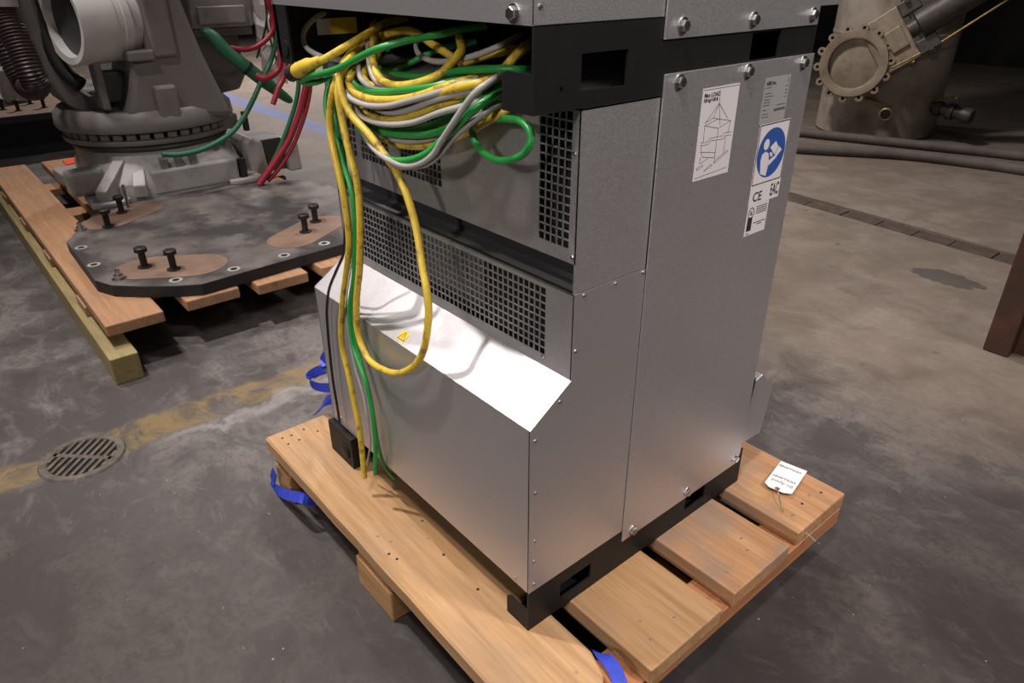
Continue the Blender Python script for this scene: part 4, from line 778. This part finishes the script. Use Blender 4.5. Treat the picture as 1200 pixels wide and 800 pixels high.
cb = MB().prism([(0.80, 0.20), (0.90, 0.20), (0.88, 0.40), (0.82, 0.425), (0.785, 0.40)], -3.45, -3.20, 'x').build('connector_box', 'robot_white', rb_, bevel=0.012)
MB().prism([(0.905, 0.21), (1.03, 0.21), (1.02, 0.39), (0.89, 0.39)], -3.50, -3.28, 'x').build('connector_panel', 'robot_dark', cb, bevel=0.006)
MB().prism([(1.035, 0.20), (1.11, 0.20), (1.10, 0.36), (1.025, 0.385)], -3.50, -3.24, 'x').build('connector_cheek', 'robot_white', cb, bevel=0.010)
MB().box(-3.42, -3.28, 0.70, 0.80, 0.47, 0.545).build('stop_bracket', 'robot_grey', rb_, bevel=0.008)
MB().box(-3.27, -3.24, 0.815, 0.842, 0.455, 0.555).build('stop_pin', 'rubber_black', rb_, bevel=0.004)
MB().box(-3.14, -3.11, 0.705, 0.74, 0.226, 0.345).build('base_bolt', 'rubber_black', rb_)

def hose(name, pts, r, mat, label, group=None, n=10, cat='hose'):
    return tag(MB().tube(spline(pts, 6), r, n).build(name, mat, None, True), label, cat, group)
# corrugated conduit arching in front of the robot
cp = spline(ROBHOSE, 14); rr = [0.053 if i % 2 else 0.047 for i in range(len(cp))]
ch = thing('corrugated_conduit', ROBHOSE[5], 'dark maroon corrugated conduit loop beside the robot drum', 'conduit')
MB().tube(cp, rr, 16).build('ribbed_tube', 'conduit_maroon', ch, True)
MB().tube([Vector(ROBHOSE[0]) + Vector((-0.1, 0.05, 0.40)), Vector(ROBHOSE[0]) + Vector((0, 0, 0.12)), Vector(ROBHOSE[0]), Vector(ROBHOSE[1]) + Vector((0, 0, 0.002))], 0.056, 16).build('end_sleeve', 'robot_white', ch, True)
gh = thing('hose_bundle', GREENH[2], 'dark green wrapped hose bundle reaching from the robot frame', 'hose')
MB().tube(spline(GREENH, 6), [0.024 + 0.010 * math.sin(min(1, i / 10) * PI / 2) - 0.022 * max(0, (i - 24) / 12) for i in range(37)], 12).build('sleeve', 'hose_green', gh, True)
c3 = Vector(GREENH[3]); t3 = (Vector(GREENH[4]) - Vector(GREENH[2])).normalized()
MB().tube([c3 - t3 * 0.008, c3 + t3 * 0.008], 0.0365, 14).build('cable_tie', 'rubber_black', gh, True)
hose('green_hose', GREEN2, 0.013, 'hose_green', 'green hose lying around the robot base ring')
for nm, pts, r, lab in (('red_hose', RED[0], 0.013, 'red hose curving out of the robot motor box'), ('red_hose', RED[1], 0.014, 'short cut red hose end behind the green bundle'),
                        ('red_hose', RED[2], 0.017, 'thick red hose dropping to the steel plate'), ('red_hose', RED[3], 0.011, 'thinner dark red hose running beside the thick red hose'),
                        ('red_hose', RED[4], 0.016, 'red hose hooked behind the black beam end')):
    hose(nm, pts, r, 'hose_red', lab)
hose('green_hose', [(-3.10, 1.16, 1.42), (-2.98, 1.09, 1.10), (-2.93, 1.03, 0.80), (-2.93, 1.005, 0.67), (-2.95, 0.96, 0.55), (-2.97, 0.88, 0.40), (-2.99, 0.815, 0.30), (-3.0, 0.78, 0.245)], 0.012, 'hose_green', 'thin green hose running between the two red hoses')
# crumpled clear wrap and wires hanging behind the robot motor box
random.seed(5)
wr = thing('plastic_wrap', (-3.46, 1.16, 0.60), 'crumpled whitish plastic wrap hanging behind the robot hoses', 'plastic wrap')
rg = []
for k in range(16):
    z = 0.66 + 0.05 * k; hw = 0.05 + 0.05 * math.sin(min(1, k / 9) * PI / 2)
    rg.append([Vector((-3.46 + 0.06 * math.sin(2*PI*i/18) + random.uniform(-0.022, 0.022), 1.165 - 0.003 * (15 - k) + hw * math.cos(2*PI*i/18) + random.uniform(-0.02, 0.02), z + random.uniform(-0.014, 0.014))) for i in range(18)])
MB().rings(rg).build('wrap', 'wrap_white', wr)
for i in range(7):
    y0 = 1.07 + 0.026 * i
    hose('thin_wire', [(-3.37, y0 + random.uniform(-0.03, 0.03), 1.42 - 0.03 * i), (-3.365, y0 + random.uniform(-0.06, 0.06), 1.15), (-3.36, y0 + random.uniform(-0.07, 0.05), 0.98), (-3.37, y0 + random.uniform(-0.05, 0.05) - 0.03, 0.80 - 0.02 * i)],
         0.006, ('cable_black', 'hose_green', 'cable_black', 'hose_red')[i % 4], ('thin black wire hanging across the white plastic wrap', 'thin green wire hanging across the white plastic wrap', 'thin black wire hanging across the white plastic wrap', 'thin red wire hanging across the white plastic wrap')[i % 4],
         'thin wires hanging over the plastic wrap', 8, 'wire')

# ------------------------------------------------------------------ second robot station behind
sp2 = thing('base_plate', (-6.3, -0.1, 0.2), 'second rusty base plate with black bolts above a black block of painted shade beyond the robot', 'steel plate')
MB().box(-7.1, -5.60, -1.2, 0.62, 0.255, 0.299).build('plate_body', 'plate_edge', sp2)
MB().box(-7.1, -5.605, -1.2, 0.615, 0.2995, 0.302).build('plate_face', 'rust_pad', sp2)
MB().box(-7.0, -5.70, -1.1, 0.5, 0.0, 0.254).build('skid', 'plate_edge', sp2)  # black block standing in for the shadow beneath the plate
for x, y in ((-5.95, 0.02), (-5.82, 0.10), (-5.84, 0.27), (-6.1, 0.22), (-5.9, -0.12)): 
    o = copy_part(s0, sp2, (x, y, 0.302)); 
r2 = thing('industrial_robot', (-6.5, 0.0, 0.302), 'second pale robot base standing on the far base plate', 'robot')
MB().rings([sqr(0.40, 0.45, 0.303, 4, 32, -6.75, -0.35), sqr(0.38, 0.42, 0.52, 4, 32, -6.75, -0.35), sqr(0.33, 0.33, 0.62, 2, 32, -6.75, -0.35), sqr(0.33, 0.33, 1.2, 2, 32, -6.75, -0.35)]).build('base_casting', 'robot_white', r2, True)
MB().box(-6.45, -6.20, 0.08, 0.24, 0.303, 0.55).build('foot_block', 'robot_white', r2, bevel=0.02)
tag(MB().prism([(-4.485, 0.100), (-4.50, 0.185), (-4.36, 0.182), (-4.345, 0.095)], 0.1805, 0.186, 'z').build('orange_tag', 'tag_orange', None), 'bright orange tag lying on the far end of the robot pallet', 'tag')

# ------------------------------------------------------------------ floor drain
dr = thing('floor_drain', (-1.38, -0.487, 0), 'round cast iron floor drain with slotted grate by the worn yellow line', 'drain')
DCn = (-1.38, -0.487, 0)
MB().lathe([(0.0001, 0.0), (0.100, 0.0), (0.100, 0.0016), (0.0001, 0.0016)], DCn, n=40).build('drain_well', 'void_black', dr)
MB().lathe([(0.086, 0.0), (0.090, 0.006), (0.108, 0.006), (0.113, 0.0)], DCn, n=48, cap=False).build('drain_ring', 'drain_iron', dr, True)
e1 = Vector((0.70, 0.714, 0)); e2 = Vector((-0.86, 0.51, 0)); e2 = Vector((-0.714, 0.70, 0))
def bar(name, c0, half1, half2, d1_, d2_):
    c0 = Vector(DCn) + c0; q = [c0 - d1_ * half1 - d2_ * half2, c0 + d1_ * half1 - d2_ * half2, c0 + d1_ * half1 + d2_ * half2, c0 - d1_ * half1 + d2_ * half2]
    return MB().rings([[v + Vector((0, 0, 0.0018)) for v in q], [v + Vector((0, 0, 0.0058)) for v in q]]).build(name, 'drain_iron', dr, bevel=0.001)
bar('drain_crossbar', Vector((0, 0, 0)), 0.087, 0.0075, e1, e2)
for i in range(-4, 5):
    o_ = i * 0.0205; L = math.sqrt(max(0.0005, 0.089 ** 2 - o_ ** 2))
    if abs(i) == 4: 
        bar('drain_bar', e1 * o_, 0.006, L * 0.98, e1, e2); continue
    for s_ in (1, -1): bar('drain_bar', e1 * o_ + e2 * s_ * (0.0075 + L) / 2, 0.0052, (L - 0.0075) / 2, e1, e2)

# ------------------------------------------------------------------ tank, valve and fittings
TC = Vector((-2.04, 5.68, 0))
tk = thing('storage_tank', TC, 'big beige cylindrical tank standing on the floor behind the cabinets', 'tank')
MB().lathe([(0.0001, 0.012), (0.452, 0.012), (0.455, 0.03), (0.455, 0.75), (0.46, 0.752), (0.46, 0.768), (0.455, 0.77), (0.455, 2.6), (0.0001, 2.7)], TC, n=64).build('shell', 'tank_paint', tk, True)
MB().lathe([(0.0001, 0.0), (0.45, 0.0), (0.45, 0.012), (0.0001, 0.012)], TC, n=64).build('foot_ring', 'rubber_black', tk)
def spout(c0, d, prof, mat, name, par, n=20): return MB().lathe(prof, c0, d, n).build(name, mat, par, True)
f1 = Vector((-1.78, 5.25, 0.232)); d1_ = Vector((0.35, -0.93, -0.05)).normalized()
sp1 = spout(f1, d1_, [(0.030, -0.06), (0.030, 0.06), (0.044, 0.062), (0.046, 0.07), (0.046, 0.11), (0.040, 0.115), (0.036, 0.113)], 'brass', 'brass_outlet', tk)
MB().lathe([(0.0001, 0.112), (0.037, 0.112), (0.037, 0.1135), (0.0001, 0.1135)], f1, d1_, 20).build('outlet_bore', 'void_black', sp1)
MB().tube([(-1.80, 5.20, 0.29), (-1.90, 5.22, 0.305), (-1.97, 5.24, 0.305)], 0.010, 8).build('tap_lever', 'brass', tk)
f2 = Vector((-1.62, 5.60, 0.255)); d2_ = Vector((1.0, -0.05, -0.12)).normalized()
spout(f2, d2_, [(0.035, -0.05), (0.035, 0.06), (0.055, 0.062), (0.055, 0.10), (0.043, 0.102), (0.043, 0.15), (0.060, 0.152), (0.060, 0.20), (0.045, 0.202), (0.045, 0.26), (0.058, 0.262), (0.058, 0.31), (0.050, 0.33), (0.0001, 0.33)], 'valve_dark', 'side_outlet', tk)
MB().tube([(-1.55, 5.55, 0.31), (-1.48, 5.53, 0.335), (-1.40, 5.52, 0.345)], 0.011, 8).build('tap_lever', 'brass', tk)
MB().tube([(-1.66, 5.24, 0.60), (-1.75, 5.24, 0.595)], 0.016, 8).build('gauge_stub', 'brass', tk)

VCt = Vector((-2.04, 5.09, 0.565)); vn = Vector((0.37, -0.92, 0.12)).normalized()
vr = Vector((0.92, 0.37, 0.0)).normalized(); vu = vn.cross(vr) * -1
if vu.z < 0: vu = -vu
kv = thing('knife_gate_valve', VCt, 'cast knife gate valve with lugged round flange mounted on the tank', 'valve')
MB().lathe([(0.172, 0.0), (0.178, 0.045), (0.190, 0.05), (0.235, 0.05), (0.240, 0.040), (0.240, -0.05), (0.172, -0.05)], VCt, vn, 48, cap=False).build('flange_ring', 'valve_cast', kv, True)
MB().lathe([(0.165, -0.22), (0.165, -0.05)], VCt, vn, 40, cap=False).build('neck', 'tank_paint', kv, True)
MB().lathe([(0.0001, -0.045), (0.185, -0.045), (0.185, -0.005), (0.165, 0.0), (0.0001, 0.002)], VCt, vn, 40).build('gate_disc', 'valve_cast', kv, True)
for i in range(14):
    a = 2 * PI * (i + 0.3) / 14; c0 = VCt + (vr * math.cos(a) + vu * math.sin(a)) * 0.252
    lg = MB().lathe([(0.012, 0.040), (0.030, 0.040), (0.030, -0.045), (0.012, -0.045)], c0, vn, 12, cap=False).build('lug', 'valve_cast', kv, True)
    MB().lathe([(0.0001, 0.030), (0.0125, 0.030), (0.0125, 0.032), (0.0001, 0.032)], c0, vn, 10).build('lug_hole', 'void_black', lg)
va = (vr * 0.80 + vu * 0.60).normalized(); vb = vn.cross(va)
def vbox(name, a0, a1, b0, b1, n0, n1, mat, bev=0.008, b0e=None, b1e=None):
    b0e = b0 if b0e is None else b0e; b1e = b1 if b1e is None else b1e
    P = lambda a, b_, n: VCt + va * a + vb * b_ + vn * n
    return MB().add([P(a0, b0, n0), P(a1, b0e, n0), P(a1, b1e, n0), P(a0, b1, n0), P(a0, b0, n1), P(a1, b0e, n1), P(a1, b1e, n1), P(a0, b1, n1)],
                    [(0,3,2,1),(4,5,6,7),(0,1,5,4),(1,2,6,5),(2,3,7,6),(3,0,4,7)]).build(name, mat, kv, bevel=bev)
vbox('gate_body', 0.13, 0.46, -0.20, 0.20, -0.04, 0.025, 'valve_cast')
vbox('body_window', 0.25, 0.37, -0.09, 0.07, 0.022, 0.045, 'valve_cast')
vbox('yoke_flange', 0.44, 0.50, -0.23, 0.23, -0.06, 0.06, 'valve_dark')
vbox('yoke_block', 0.40, 0.54, -0.20, -0.10, -0.03, 0.08, 'valve_dark'); vbox('yoke_block', 0.40, 0.54, 0.10, 0.20, -0.03, 0.08, 'valve_dark')
for b_ in (-0.19, 0.0, 0.19): MB().lathe([(0.018, 0.0), (0.018, 0.05), (0.0001, 0.05)], VCt + va * 0.47 + vb * b_ + vn * 0.06, vn, 8).build('yoke_bolt', 'valve_dark', kv)
MB().tube([VCt + va * 0.40 + vn * 0.05, VCt + va * 0.46 + vn * 0.05, VCt + va * 0.47 + vn * 0.05, VCt + va * 1.25 + vn * 0.05], [0.06, 0.06, 0.10, 0.10], 28).build('actuator_cylinder', 'valve_dark', kv, True)
MB().tube([VCt + va * 0.20 + vb * -0.17 + vn * 0.05, VCt + va * 0.5 + vb * -0.19 + vn * 0.07, VCt + va * 1.2 + vb * -0.15 + vn * 0.05], 0.008, 8).build('air_line', 'brass', kv, True)

# ------------------------------------------------------------------ hoses on the floor, column
hose('floor_hose', [(-6.2, 4.5, 0.035), (-4.6, 4.62, 0.035), (-3.2, 4.75, 0.035), (-2.6, 4.86, 0.035), (-2.28, 4.95, 0.035), (-1.58, 5.17, 0.035), (-0.84, 5.40, 0.035), (0.4, 5.62, 0.035)], 0.034, 'hose_grey', 'grey hose running along the foot of the tank', None, 12)
hose('floor_hose', [(-6.0, 3.95, 0.035), (-4.4, 3.92, 0.035), (-3.0, 4.05, 0.035), (-2.5, 4.20, 0.035), (-2.0, 4.42, 0.035), (-1.42, 4.80, 0.035), (-1.0, 4.93, 0.035), (-0.68, 4.98, 0.035), (0.5, 5.02, 0.035)], 0.037, 'hose_grey', 'grey hose lying on the bare floor in front of the tank hose', None, 12)
clm = thing('steel_column', (0.16, 2.25, 0), 'rust brown steel column rising from the concrete floor', 'column')
MB().box(0.042, 0.126, 2.165, 2.30, 0.0, 3.2).build('flange', 'column_rust', clm, bevel=0.006)
MB().box(0.126, 0.30, 2.225, 2.24, 0.0, 3.2).build('web', 'column_rust', clm)
MB().box(0.30, 0.385, 2.165, 2.30, 0.0, 3.2).build('flange', 'column_rust', clm, bevel=0.006)
